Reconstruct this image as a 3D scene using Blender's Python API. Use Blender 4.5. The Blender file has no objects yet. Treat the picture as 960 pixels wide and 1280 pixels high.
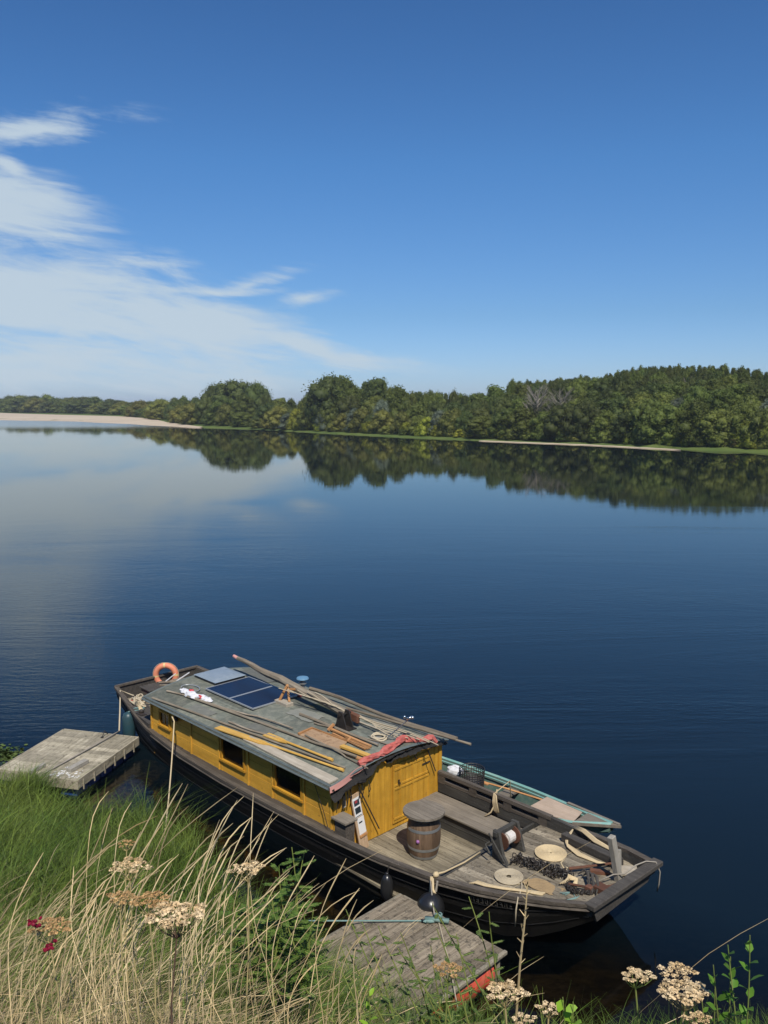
import bpy, math, random
import numpy as np
from mathutils import Vector, Matrix
random.seed(7); rng = np.random.default_rng(11)
C = bpy.context.scene.collection
R = math.radians
HZ = .00016
# ------------------------------------------------------------------ camera model (real place measured from the photograph)
F_PX = 1066.67; HC = 9.3; PITCH = math.atan(135 / F_PX)
cp, sp = math.cos(PITCH), math.sin(PITCH)
def ray(u, v):
    a = (u - 480) / F_PX; b = (640 - v) / F_PX
    return Vector((a, cp + b * sp, -sp + b * cp))
def at(u, v, z):
    d = ray(u, v); t = (z - HC) / d.z
    return Vector((d.x * t, d.y * t, z))
def atd(u, v, dist):
    d = ray(u, v); return Vector((0, 0, HC)) + d * dist
# ------------------------------------------------------------------ materials
M = {}
def nm(name):
    m = bpy.data.materials.new(name); m.use_nodes = True
    nt = m.node_tree; b = nt.nodes['Principled BSDF']; M[name] = m
    return m, nt, b
def N(nt, t, **k):
    n = nt.nodes.new(t)
    for a, v in k.items():
        if a == 'inp':
            for i, x in v.items(): n.inputs[i].default_value = x
        else: setattr(n, a, v)
    return n
def rgb(c): return (c[0], c[1], c[2], 1)
def mixc(nt, fac, a, b, bt='MIX'):
    n = nt.nodes.new('ShaderNodeMix'); n.data_type = 'RGBA'; n.blend_type = bt
    for sock, val in ((n.inputs[0], fac), (n.inputs[6], a), (n.inputs[7], b)):
        if hasattr(val, 'is_linked') or hasattr(val, 'links'): nt.links.new(val, sock)
        else: sock.default_value = val if not isinstance(val, tuple) else rgb(val)
    return n.outputs[2]
def ramp(nt, src, p0, p1, c0=(0, 0, 0), c1=(1, 1, 1)):
    r = N(nt, 'ShaderNodeValToRGB'); e = r.color_ramp.elements
    e[0].position = p0; e[1].position = p1; e[0].color = rgb(c0); e[1].color = rgb(c1)
    nt.links.new(src, r.inputs[0]); return r.outputs[0]
def coords(nt, scale, obj=True, rot=(0, 0, 0)):
    tc = N(nt, 'ShaderNodeTexCoord'); mp = N(nt, 'ShaderNodeMapping')
    nt.links.new(tc.outputs['Object' if obj else 'Generated'], mp.inputs[0])
    mp.inputs['Scale'].default_value = scale; mp.inputs['Rotation'].default_value = rot
    return mp.outputs[0]
def noise(nt, vec, scale, detail=5, rough=.6, dist=0):
    n = N(nt, 'ShaderNodeTexNoise', inp={'Scale': scale, 'Detail': detail, 'Roughness': rough, 'Distortion': dist})
    nt.links.new(vec, n.inputs['Vector']); return n.outputs[0]
def tintmul(nt, col, amt):
    a = N(nt, 'ShaderNodeAttribute', attribute_name='tint')
    mr = N(nt, 'ShaderNodeMapRange', inp={3: 1 - amt, 4: 1 + amt}); nt.links.new(a.outputs['Fac'], mr.inputs[0])
    cx = N(nt, 'ShaderNodeCombineColor')
    for i in range(3): nt.links.new(mr.outputs[0], cx.inputs[i])
    return mixc(nt, 1.0, col, cx.outputs[0], 'MULTIPLY')
def bump(nt, b, h, strength=.3, dist=.01):
    n = N(nt, 'ShaderNodeBump', inp={'Strength': strength, 'Distance': dist}); nt.links.new(h, n.inputs['Height'])
    nt.links.new(n.outputs[0], b.inputs['Normal'])
def wood(name, c1, c2, axis=0, rough=.85, tint=.25, spots=None, spot_th=.62, grain=22, lime=None):
    m, nt, b = nm(name)
    sc = [grain] * 3; sc[axis] = grain * .06
    g = noise(nt, coords(nt, tuple(sc)), 1.0, 6, .65, .4)
    col = mixc(nt, ramp(nt, g, .34, .66), c1, c2)
    big = noise(nt, coords(nt, (1, 1, 1)), 2.2, 6, .7)
    col = mixc(nt, ramp(nt, big, .3, .75), col, mixc(nt, .5, col, (c1[0] * .5, c1[1] * .5, c1[2] * .5)))
    if spots:
        s = noise(nt, coords(nt, (1, 1, 1)), 9, 7, .75)
        col = mixc(nt, ramp(nt, s, spot_th, spot_th + .1), col, spots)
    if lime:
        s = noise(nt, coords(nt, (1, 1, 1)), 34, 4, .7)
        col = mixc(nt, ramp(nt, s, .62, .72), col, lime)
    col = tintmul(nt, col, tint)
    nt.links.new(col, b.inputs['Base Color']); b.inputs['Roughness'].default_value = rough
    b.inputs['Specular IOR Level'].default_value = .25
    bump(nt, b, g, .5, .006)
    return m
def paint(name, c, dirt=(.08, .06, .04), amt=.5, rough=.5, tint=.08, scale=5, metallic=0, spec=.4, bumpd=.003):
    m, nt, b = nm(name)
    n1 = noise(nt, coords(nt, (1, 1, 1)), scale, 8, .7)
    f = ramp(nt, n1, .45, .8); mm = N(nt, 'ShaderNodeMath', operation='MULTIPLY'); nt.links.new(f, mm.inputs[0]); mm.inputs[1].default_value = amt
    col = mixc(nt, mm.outputs[0], c, dirt)
    n2 = noise(nt, coords(nt, (1, 1, 1)), scale * 9, 4, .6)
    col = mixc(nt, ramp(nt, n2, .3, .8), col, mixc(nt, .35 * amt + .1, col, dirt))
    col = tintmul(nt, col, tint)
    nt.links.new(col, b.inputs['Base Color']); b.inputs['Roughness'].default_value = rough
    b.inputs['Metallic'].default_value = metallic; b.inputs['Specular IOR Level'].default_value = spec
    bump(nt, b, n2, .4, bumpd)
    return m
wood('deck_wood', (.19, .155, .11), (.40, .345, .255), 0, tint=.3, spots=(.085, .072, .055), spot_th=.53, lime=(.5, .46, .38))
wood('floor_wood', (.18, .15, .105), (.36, .31, .22), 0, tint=.25, spots=(.10, .085, .06), spot_th=.56)
wood('bench_wood', (.17, .145, .115), (.28, .24, .19), 0, tint=.12)
wood('bench_dark', (.045, .043, .040), (.085, .08, .07), 0, tint=.1, lime=(.22, .21, .19))
wood('rail_wood', (.07, .058, .047), (.155, .13, .105), 0, tint=.15, lime=(.26, .24, .2))
wood('hull_black', (.006, .006, .006), (.020, .018, .016), 0, rough=.6, tint=.1, spots=(.05, .046, .04), spot_th=.6)
wood('hull_grey', (.05, .045, .04), (.10, .09, .08), 0, tint=.12, lime=(.2, .18, .16))
wood('side_deck', (.055, .046, .038), (.105, .088, .07), 0, tint=.12, spots=(.2, .17, .14), spot_th=.68)
wood('pontoon_wood', (.27, .235, .165), (.54, .48, .36), 0, tint=.28, spots=(.12, .105, .075), spot_th=.55)
wood('old_wood', (.19, .165, .125), (.34, .30, .23), 0, tint=.2, spots=(.12, .105, .08), spot_th=.55, lime=(.42, .38, .3))
wood('pole_wood', (.18, .145, .105), (.33, .28, .21), 0, tint=.1, grain=16)
wood('stick_wood', (.20, .155, .11), (.40, .34, .26), 0, tint=.3, grain=16)
wood('pale_wood', (.36, .31, .24), (.52, .46, .37), 0, tint=.1, spots=(.25, .21, .16))
wood('orange_wood', (.42, .20, .08), (.58, .31, .13), 0, tint=.2, rough=.6)
wood('ply_wood', (.36, .23, .13), (.46, .31, .19), 0, tint=.1, spots=(.2, .12, .07), spot_th=.55)
wood('barrel_wood', (.10, .062, .038), (.21, .14, .09), 2, tint=.3, rough=.65)
wood('board_wood', (.42, .28, .17), (.58, .42, .28), 2, tint=.1)
wood('post_wood', (.27, .25, .21), (.42, .39, .34), 2, tint=.1)
wood('yellow_boards', (.50, .255, .026), (.70, .38, .045), 2, rough=.6, tint=.12, spots=(.27, .14, .025), spot_th=.6, grain=14, lime=(.34, .2, .06))
wood('yellow_side', (.60, .31, .038), (.80, .44, .06), 0, rough=.6, tint=.06, spots=(.34, .18, .03), spot_th=.58, grain=9, lime=(.42, .25, .07))
wood('yellow_trim', (.48, .235, .022), (.60, .31, .034), 0, rough=.55, tint=.05)
paint('roof_felt', (.10, .115, .095), (.30, .29, .23), .95, .9, .3, 6, bumpd=.006)
paint('felt_patch', (.15, .155, .135), (.26, .25, .21), .8, .95, .3, 6)
paint('canvas_olive', (.085, .095, .05), (.05, .05, .035), .8, .9, .2, 5, bumpd=.02)
paint('roof_trim', (.08, .10, .10), (.2, .22, .21), .5, .6, .05, 7)
paint('steel_hoop', (.33, .35, .36), (.2, .17, .14), .5, .45, .05, 12, .6)
paint('black_iron', (.018, .018, .018), (.09, .06, .04), .5, .5, .3, 9)
paint('rust', (.16, .065, .035), (.05, .03, .025), .8, .8, .3, 9)
paint('black_rubber', (.012, .012, .013), (.05, .05, .05), .4, .28, .05, 4, spec=.6)
paint('blue_rubber', (.02, .065, .085), (.05, .055, .05), .6, .4, .05, 6)
paint('blue_float', (.012, .06, .26), (.02, .03, .05), .4, .45, .1, 5)
paint('red_drum', (.55, .045, .022), (.5, .22, .15), .6, .45, .05, 6)
paint('buoy_orange', (.72, .215, .11), (.62, .36, .25), .7, .6, .05, 8)
paint('buoy_band', (.70, .52, .22), (.5, .4, .25), .5, .5, .05, 8)
paint('white_cloth', (.72, .72, .74), (.4, .4, .42), .35, .7, .05, 10)
paint('red_cloth', (.62, .06, .07), (.4, .04, .05), .4, .7, .05, 10)
paint('tarp_red', (.47, .085, .07), (.62, .27, .23), .9, .8, .1, 9, spec=.15, bumpd=.03)
paint('tarp_pink', (.66, .33, .28), (.5, .2, .17), .5, .7, .1, 9)
paint('canvas_black', (.012, .011, .011), (.05, .045, .04), .4, .85, .3, 9, bumpd=.02)
paint('hatch_cover', (.20, .25, .30), (.30, .34, .38), .8, .35, .02, 4)
paint('hatch_frame', (.03, .03, .032), (.1, .1, .1), .5, .5, .05, 6)
paint('alu', (.50, .52, .53), (.3, .3, .3), .4, .4, .03, 10, .5)
paint('drum_white', (.68, .66, .63), (.3, .2, .12), .5, .4, .03, 10)
paint('vent_blue', (.10, .24, .38), (.2, .28, .33), .6, .4, .03, 10)
paint('boat_green', (.06, .13, .11), (.20, .22, .18), .8, .6, .1, 6)
paint('boat_trim', (.13, .33, .30), (.35, .38, .34), .7, .55, .1, 9)
paint('rope_cream', (.58, .46, .28), (.34, .26, .15), .6, .9, .12, 30, bumpd=.004)
paint('rope_pale', (.52, .44, .31), (.28, .23, .16), .6, .9, .12, 30, bumpd=.004)
paint('rope_teal', (.13, .24, .23), (.3, .36, .32), .6, .8, .1, 30)
paint('rope_grey', (.27, .24, .20), (.4, .37, .32), .6, .9, .1, 30)
paint('burlap', (.36, .25, .13), (.22, .15, .08), .7, .95, .05, 22, bumpd=.01)
paint('paper', (.75, .74, .72), (.6, .58, .55), .3, .6, .02, 12)
paint('print_dark', (.03, .045, .055), (.02, .02, .02), .3, .4, .3, 12)
paint('print_red', (.35, .05, .06), (.2, .05, .05), .3, .4, .05, 12)
paint('interior', (.03, .024, .018), (.02, .015, .01), .5, .9, .1, 5)
paint('letter', (.055, .05, .042), (.05, .05, .05), .6, .7, .1, 12)
def plain(name, c, rough=.5, metallic=0, spec=.5):
    m, nt, b = nm(name); b.inputs['Base Color'].default_value = rgb(c); b.inputs['Roughness'].default_value = rough
    b.inputs['Metallic'].default_value = metallic; b.inputs['Specular IOR Level'].default_value = spec; return m
plain('violet', (.3, .12, .32), .4)
plain('chrome', (.6, .6, .6), .25, 1)
def glassmat():
    m, nt, b = nm('pane_glass')
    b.inputs['Base Color'].default_value = (.02, .02, .02, 1); b.inputs['Roughness'].default_value = .04
    tr = N(nt, 'ShaderNodeBsdfTransparent', inp={0: (.55, .58, .55, 1)}); gl = N(nt, 'ShaderNodeBsdfGlossy', inp={0: (1, 1, 1, 1), 1: .03})
    fr = N(nt, 'ShaderNodeFresnel', inp={0: 1.5}); mx = N(nt, 'ShaderNodeMixShader')
    nt.links.new(fr.outputs[0], mx.inputs[0]); nt.links.new(tr.outputs[0], mx.inputs[1]); nt.links.new(gl.outputs[0], mx.inputs[2])
    nt.links.new(mx.outputs[0], nt.nodes['Material Output'].inputs[0])
glassmat()
def solarmat():
    m, nt, b = nm('solar_cells')
    br = N(nt, 'ShaderNodeTexBrick', offset=0.0, inp={'Color1': (.006, .014, .038, 1), 'Color2': (.007, .016, .045, 1), 'Mortar': (.02, .035, .06, 1), 'Scale': 1.0, 'Mortar Size': .004, 'Brick Width': .156, 'Row Height': .156})
    nt.links.new(coords(nt, (1, 1, 1)), br.inputs['Vector']); nt.links.new(br.outputs[0], b.inputs['Base Color'])
    b.inputs['Roughness'].default_value = .3; b.inputs['Specular IOR Level'].default_value = .2
solarmat()
def leafmat(name, c1, c2, var=.25, trans=.25, rough=.55, nscale=.35, rnd=True):
    m, nt, b = nm(name)
    n = noise(nt, coords(nt, (1, 1, 1)), nscale, 3, .6)
    col = mixc(nt, ramp(nt, n, .35, .65), c1, c2)
    col = tintmul(nt, col, var)
    if rnd:
        oi = N(nt, 'ShaderNodeObjectInfo'); mr = N(nt, 'ShaderNodeMapRange', inp={3: .72, 4: 1.3}); nt.links.new(oi.outputs['Random'], mr.inputs[0])
        hs = N(nt, 'ShaderNodeHueSaturation'); nt.links.new(mr.outputs[0], hs.inputs['Value'])
        wn = N(nt, 'ShaderNodeTexWhiteNoise', noise_dimensions='1D'); nt.links.new(oi.outputs['Random'], wn.inputs['W'])
        m2 = N(nt, 'ShaderNodeMapRange', inp={3: .478, 4: .512}); nt.links.new(wn.outputs[0], m2.inputs[0]); nt.links.new(m2.outputs[0], hs.inputs['Hue'])
        nt.links.new(col, hs.inputs['Color']); col = hs.outputs[0]
    nt.links.new(col, b.inputs['Base Color']); b.inputs['Roughness'].default_value = rough; b.inputs['Specular IOR Level'].default_value = .2
    if trans:
        tl = N(nt, 'ShaderNodeBsdfTranslucent'); nt.links.new(col, tl.inputs[0]); mx = N(nt, 'ShaderNodeMixShader', inp={0: trans})
        nt.links.new(b.outputs[0], mx.inputs[1]); nt.links.new(tl.outputs[0], mx.inputs[2]); nt.links.new(mx.outputs[0], nt.nodes['Material Output'].inputs[0])
leafmat('leaf_dark', (.066, .088, .022), (.102, .126, .030))
leafmat('leaf_mid', (.098, .130, .026), (.145, .178, .036))
leafmat('leaf_olive', (.155, .165, .036), (.205, .21, .045))
leafmat('leaf_yellow', (.22, .25, .03), (.30, .32, .04))
leafmat('leaf_brown', (.14, .125, .045), (.19, .155, .06))
leafmat('leaf_silver', (.12, .15, .10), (.17, .2, .14))
leafmat('bark', (.07, .06, .045), (.12, .1, .08), trans=0, rough=.9, nscale=3)
leafmat('dead_bark', (.20, .18, .14), (.30, .27, .22), trans=0, rough=.9, nscale=3)
leafmat('grass_green', (.065, .120, .020), (.165, .215, .040), .65, .3, .5, .8, False)
leafmat('grass_dry', (.46, .33, .15), (.70, .56, .33), .5, .2, .6, .8, False)
leafmat('seed_dry', (.52, .36, .18), (.74, .58, .36), .45, .15, .8, 12, False)
leafmat('seed_brown', (.38, .22, .09), (.52, .33, .15), .45, .15, .8, 12, False)
leafmat('stem_brown', (.10, .06, .04), (.17, .11, .07), .2, 0, .7, 8, False)
leafmat('stem_green', (.16, .22, .05), (.26, .28, .08), .2, .1, .6, 8, False)
leafmat('stem_straw', (.42, .34, .16), (.55, .44, .2), .2, .1, .6, 8, False)
leafmat('fresh_leaf', (.08, .18, .02), (.14, .27, .035), .3, .35, .4, 6, False)
leafmat('shrub_leaf', (.075, .14, .025), (.12, .19, .04), .35, .3, .45, 4, False)
leafmat('vetch_leaf', (.07, .12, .03), (.12, .17, .05), .35, .3, .5, 4, False)
leafmat('lime_leaf', (.22, .40, .03), (.32, .5, .05), .15, .4, .45, 6, False)
leafmat('magenta', (.24, .01, .035), (.32, .02, .05), .2, .3, .5, 6, False)
leafmat('weed', (.085, .135, .025), (.15, .19, .04), .3, .2, .5, 2, False)
def groundmat():
    m, nt, b = nm('earth')
    g = N(nt, 'ShaderNodeNewGeometry'); sx = N(nt, 'ShaderNodeSeparateXYZ'); nt.links.new(g.outputs['Position'], sx.inputs[0])
    n = noise(nt, g.outputs['Position'], 1.3, 8, .7)
    near = mixc(nt, ramp(nt, n, .35, .65), (.035, .045, .015), (.10, .085, .04))
    n2 = noise(nt, g.outputs['Position'], .08, 6, .7)
    far = mixc(nt, ramp(nt, n2, .35, .65), (.07, .11, .028), (.12, .15, .04))
    mr = N(nt, 'ShaderNodeMapRange', inp={1: 40.0, 2: 60.0}); nt.links.new(sx.outputs[1], mr.inputs[0])
    col = mixc(nt, mr.outputs[0], near, far)
    mud = mixc(nt, ramp(nt, noise(nt, g.outputs['Position'], 2.5, 8, .75), .4, .62), (.03, .022, .010), (.085, .062, .028))
    mz = N(nt, 'ShaderNodeMapRange', inp={1: -.1, 2: .05}); nt.links.new(sx.outputs[2], mz.inputs[0])
    col = mixc(nt, mz.outputs[0], mud, col)
    nt.links.new(col, b.inputs['Base Color']); b.inputs['Roughness'].default_value = .95; b.inputs['Specular IOR Level'].default_value = .1
    bump(nt, b, n, .6, .05)
groundmat()
def sandmat():
    m, nt, b = nm('sand')
    g = N(nt, 'ShaderNodeNewGeometry')
    mp = N(nt, 'ShaderNodeMapping', inp={'Scale': (.02, .10, 1)}); nt.links.new(g.outputs['Position'], mp.inputs[0])
    n = noise(nt, mp.outputs[0], 1, 8, .7)
    col = mixc(nt, ramp(nt, n, .4, .7), (.44, .35, .25), (.56, .46, .34))
    nt.links.new(col, b.inputs['Base Color']); b.inputs['Roughness'].default_value = .95
sandmat()
def watermat():
    m, nt, b = nm('river_water')
    g = N(nt, 'ShaderNodeNewGeometry')
    def mp(sc, rot): 
        x = N(nt, 'ShaderNodeMapping', inp={'Scale': sc, 'Rotation': (0, 0, rot)}); nt.links.new(g.outputs['Position'], x.inputs[0]); return x.outputs[0]
    w1 = noise(nt, mp((1.6, 4.6, 1), R(-24)), 1.0, 4, .6, .3)      # wavelets
    w2 = noise(nt, mp((.5, .8, 1), R(32)), 1.0, 3, .5, .2)
    w3 = noise(nt, mp((4.5, 11, 1), R(-30)), 1.0, 2, .5)
    patch = ramp(nt, noise(nt, mp((.022, .11, 1), R(-8)), 1.0, 6, .65, .8), .42, .62)
    def mul(a, k):
        q = N(nt, 'ShaderNodeMath', operation='MULTIPLY'); nt.links.new(a, q.inputs[0])
        if isinstance(k, float): q.inputs[1].default_value = k
        else: nt.links.new(k, q.inputs[1])
        return q.outputs[0]
    def add(a, c):
        q = N(nt, 'ShaderNodeMath', operation='ADD'); nt.links.new(a, q.inputs[0]); nt.links.new(c, q.inputs[1]); return q.outputs[0]
    sy = N(nt, 'ShaderNodeSeparateXYZ'); nt.links.new(g.outputs['Position'], sy.inputs[0])
    calm = N(nt, 'ShaderNodeMapRange', inp={1: 22.0, 2: 80.0, 3: 1.0, 4: .08}); nt.links.new(sy.outputs[1], calm.inputs[0])
    lee = N(nt, 'ShaderNodeMapRange', inp={1: 13.0, 2: 22.0, 3: .15, 4: 1.0}); nt.links.new(sy.outputs[1], lee.inputs[0])
    pm = N(nt, 'ShaderNodeMapRange', inp={3: .35, 4: 1.15}); nt.links.new(patch, pm.inputs[0])
    h = add(add(mul(w1, .012), mul(w2, .009)), mul(w3, .0045))
    h = mul(mul(mul(h, calm.outputs[0]), lee.outputs[0]), pm.outputs[0])
    bp = N(nt, 'ShaderNodeBump', inp={'Strength': 1.0, 'Distance': 1.0}); nt.links.new(h, bp.inputs['Height'])
    gl = N(nt, 'ShaderNodeBsdfGlossy', inp={0: (1.0, .97, .90, 1), 1: .012}); nt.links.new(bp.outputs[0], gl.inputs['Normal'])
    rg = N(nt, 'ShaderNodeMapRange', interpolation_type='SMOOTHSTEP', inp={1: 290.0, 2: 400.0, 3: .012, 4: .20}); nt.links.new(sy.outputs[1], rg.inputs[0]); nt.links.new(rg.outputs[0], gl.inputs['Roughness'])
    tr = N(nt, 'ShaderNodeBsdfTransparent', inp={0: (.42, .38, .28, 1)})
    deep = N(nt, 'ShaderNodeBsdfDiffuse', inp={0: (.004, .009, .013, 1)})
    fr = N(nt, 'ShaderNodeFresnel', inp={0: 1.41}); nt.links.new(bp.outputs[0], fr.inputs['Normal'])
    # murk hides the bed away from the bank (depth of the water, from its real position)
    dx = N(nt, 'ShaderNodeMapRange', inp={1: 15.2, 2: 18.6, 3: .10, 4: 1.0})
    ky = N(nt, 'ShaderNodeMath', operation='MULTIPLY_ADD', inp={1: .62}); nt.links.new(sy.outputs[0], ky.inputs[0]); nt.links.new(sy.outputs[1], ky.inputs[2])
    nt.links.new(ky.outputs[0], dx.inputs[0])
    mb = N(nt, 'ShaderNodeMixShader'); nt.links.new(dx.outputs[0], mb.inputs[0]); nt.links.new(tr.outputs[0], mb.inputs[1]); nt.links.new(deep.outputs[0], mb.inputs[2])
    mx = N(nt, 'ShaderNodeMixShader'); nt.links.new(fr.outputs[0], mx.inputs[0]); nt.links.new(mb.outputs[0], mx.inputs[1]); nt.links.new(gl.outputs[0], mx.inputs[2])
    nt.links.new(mx.outputs[0], nt.nodes['Material Output'].inputs[0])
watermat()
# ------------------------------------------------------------------ mesh helpers
def meta(o, label=None, cat=None, group=None, kind=None):
    if label: o['label'] = label
    if cat: o['category'] = cat
    if group: o['group'] = group
    if kind: o['kind'] = kind
    return o
class MB:
    def __init__(s): s.v = []; s.f = []; s.t = []; s.m = []; s.mi = 0
    def add(s, vs, fs, tint=None):
        o = len(s.v); s.v += [Vector(q) for q in vs]
        if tint is None: tint = random.random()
        for f in fs: s.f.append([i + o for i in f]); s.t.append(tint); s.m.append(s.mi)
    def hexa(s, p, tint=None):   # 8 points: bottom 4 ccw, top 4
        s.add(p, [(3, 2, 1, 0), (4, 5, 6, 7), (0, 1, 5, 4), (1, 2, 6, 5), (2, 3, 7, 6), (3, 0, 4, 7)], tint)
    def box(s, x0, x1, y0, y1, z0, z1, tint=None, M=None):
        p = [(x0, y0, z0), (x1, y0, z0), (x1, y1, z0), (x0, y1, z0), (x0, y0, z1), (x1, y0, z1), (x1, y1, z1), (x0, y1, z1)]
        if M: p = [M @ Vector(q) for q in p]
        s.hexa(p, tint)
    def bar(s, a, b, w, h, up=(0, 0, 1), tint=None):
        a, b = Vector(a), Vector(b); d = (b - a).normalized(); u = Vector(up); sd = d.cross(u)
        if sd.length < 1e-4: sd = d.cross(Vector((0, 1, 0)))
        sd.normalize(); u = sd.cross(d).normalized(); sd = sd * w / 2; u = u * h / 2
        s.hexa([a - sd - u, b - sd - u, b + sd - u, a + sd - u, a - sd + u, b - sd + u, b + sd + u, a + sd + u], tint)
    def tube(s, pts, r, seg=8, cap=True, tint=None, jit=0, closed=False, flat=1.0):
        pts = [Vector(q) for q in pts]; n = len(pts)
        rs = r if isinstance(r, (list, tuple)) else [r] * n
        vs = []; prev = None
        for i, q in enumerate(pts):
            a = pts[(i - 1) % n] if (i or closed) else pts[0]; b = pts[(i + 1) % n] if (i < n - 1 or closed) else pts[-1]
            d = (b - a)
            d = d.normalized() if d.length > 1e-9 else Vector((0, 0, 1))
            if prev is None: sd = d.cross(Vector((0, 0, 1)) if abs(d.z) < .9 else Vector((1, 0, 0))).normalized()
            else:
                sd = (prev - d * prev.dot(d)).normalized()
            prev = sd; u = d.cross(sd)
            for k in range(seg):
                an = 2 * math.pi * k / seg; rr = rs[i] * (1 + random.uniform(-jit, jit))
                vs.append(q + (sd * math.cos(an) + u * math.sin(an) * flat) * rr)
        fs = []
        for i in range(n if closed else n - 1):
            j = (i + 1) % n
            for k in range(seg): fs.append((i * seg + k, i * seg + (k + 1) % seg, j * seg + (k + 1) % seg, j * seg + k))
        if cap and not closed: fs.append(tuple(range(seg))[::-1]); fs.append(tuple((n - 1) * seg + k for k in range(seg)))
        s.add(vs, fs, tint)
    def lathe(s, prof, seg=24, c=(0, 0, 0), M=None, tint=None, staves=False):
        vs = []; c = Vector(c)
        for r, z in prof:
            for k in range(seg):
                a = 2 * math.pi * k / seg; q = Vector((r * math.cos(a), r * math.sin(a), z)); vs.append(c + (M @ q if M else q))
        n = len(prof); fs = []
        for i in range(n - 1):
            for k in range(seg): fs.append((i * seg + k, i * seg + (k + 1) % seg, (i + 1) * seg + (k + 1) % seg, (i + 1) * seg + k))
        if staves:
            tt = [random.random() for _ in range(seg)]; o = len(s.v); s.v += vs
            for i in range(n - 1):
                for k in range(seg): s.f.append([q + o for q in fs[i * seg + k]]); s.t.append(tt[k // 2 * 2 % seg]); s.m.append(s.mi)
        else: s.add(vs, fs + [tuple(range(seg))[::-1], tuple((n - 1) * seg + k for k in range(seg))], tint)
    def ell(s, c, r, seg=10, rings=6, M=None, tint=None, jit=0):
        prof = [(max(1e-3, math.sin(math.pi * i / rings)), -math.cos(math.pi * i / rings)) for i in range(rings + 1)]
        vs = []; c = Vector(c)
        for pr, pz in prof:
            for k in range(seg):
                a = 2 * math.pi * k / seg; j = 1 + random.uniform(-jit, jit)
                q = Vector((pr * math.cos(a) * r[0], pr * math.sin(a) * r[1], pz * r[2])) * j; vs.append(c + (M @ q if M else q))
        fs = [(i * seg + k, i * seg + (k + 1) % seg, (i + 1) * seg + (k + 1) % seg, (i + 1) * seg + k) for i in range(rings) for k in range(seg)]
        s.add(vs, fs, tint)
    def poly(s, pts, th, tint=None):     # polygon (list of 3-D points) thickened downwards
        n = len(pts); b = [Vector(q) - Vector((0, 0, th)) for q in pts]
        s.add(list(pts) + b, [tuple(range(n)), tuple(range(2 * n - 1, n - 1, -1))] + [(i, n + i, n + (i + 1) % n, (i + 1) % n) for i in range(n)], tint)
    def grid(s, P, th=0, tint=None):     # P rows of points
        r, c = len(P), len(P[0]); vs = [q for row in P for q in row]
        fs = [(i * c + j, i * c + j + 1, (i + 1) * c + j + 1, (i + 1) * c + j) for i in range(r - 1) for j in range(c - 1)]
        s.add(vs, fs, tint)
        if th:
            s.add([Vector(q) - Vector((0, 0, th)) for q in vs], [f[::-1] for f in fs], tint)
    def build(s, name, mats, parent=None, off=(0, 0, 0), smooth=False, kind=None, bevel=0):
        me = bpy.data.meshes.new(name); off = Vector(off)
        me.from_pydata([tuple(q - off) for q in s.v], [], s.f); 
        if not isinstance(mats, (list, tuple)): mats = [mats]
        for q in mats: me.materials.append(M[q])
        a = me.attributes.new('tint', 'FLOAT', 'FACE'); a.data.foreach_set('value', s.t)
        me.polygons.foreach_set('material_index', s.m)
        if smooth: me.polygons.foreach_set('use_smooth', [True] * len(s.f))
        me.validate(); me.update()
        import bmesh
        if smooth != 'keep':
            bm = bmesh.new(); bm.from_mesh(me); bmesh.ops.recalc_face_normals(bm, faces=bm.faces); bm.to_mesh(me); bm.free()
        o = bpy.data.objects.new(name, me); C.objects.link(o)
        if parent: o.parent = parent
        if bevel:
            md = o.modifiers.new('bevel', 'BEVEL'); md.width = bevel; md.segments = 1; md.limit_method = 'ANGLE'
        if kind: o['kind'] = kind
        return o
def empty(name, loc, rz=0):
    o = bpy.data.objects.new(name, None); C.objects.link(o); o.empty_display_size = .2
    o.location = loc; o.rotation_euler = (0, 0, rz); return o
# ------------------------------------------------------------------ boat frame
HA = R(-45.5)
B = Matrix.Translation((0, 17.5, 0)) @ Matrix.Rotation(HA, 4, 'Z')
Bi = B.inverted()
class T:      # thing resting on / belonging to the boat, coordinates in the boat's frame
    def __init__(s, name, loc, label, cat, group=None):
        s.o = Vector(loc); s.e = empty(name, B @ s.o, HA); meta(s.e, label, cat, group)
    def part(s, mb, name, mats, parent=None, **k): return mb.build(name, mats, parent or s.e, s.o, **k)
def solo(mb, name, mats, loc, label, cat, group=None, **k):   # a thing that is one mesh, coordinates in the boat's frame
    loc = Vector(loc); o = mb.build(name, mats, None, loc, **k); o.location = B @ loc; o.rotation_euler = (0, 0, HA)
    return meta(o, label, cat, group)
def zr(s, t): return 1.66 + .23 * (1 - ((t - .16) / 1.8) ** 2)
def itp(xs, ys, x): return float(np.interp(x, xs, ys))
SS = [-9.95, -9.0, -8.2, -7.25, -5.5, -3.5, -1.5, .2, 1.5, 2.8, 3.7, 4.5, 5.0, 5.5]
NT = [-1.08, -1.27, -1.42, -1.55, -1.68, -1.74, -1.72, -1.66, -1.60, -1.48, -1.30, -1.06, -.86, -.62]
NZ = [1.20, 1.06, .93, .80, .72, .70, .70, .71, .74, .82, .90, .99, 1.05, 1.12]
FT = [1.62, 1.78, 1.84, 1.88, 1.92, 1.94, 1.92, 1.88, 1.84, 1.80, 1.74, 1.64, 1.54, 1.36]
FZ = [1.20, 1.10, 1.00, .88, .82, .80, .80, .82, .84, .88, .92, .99, 1.04, 1.10]
CN = [-.90, -1.05, -1.2, -1.3, -1.42, -1.46, -1.45, -1.42, -1.36, -1.22, -1.02, -.82, -.66, -.50]
CF = [1.42, 1.55, 1.6, 1.62, 1.66, 1.68, 1.66, 1.63, 1.6, 1.55, 1.48, 1.4, 1.32, 1.2]
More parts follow.
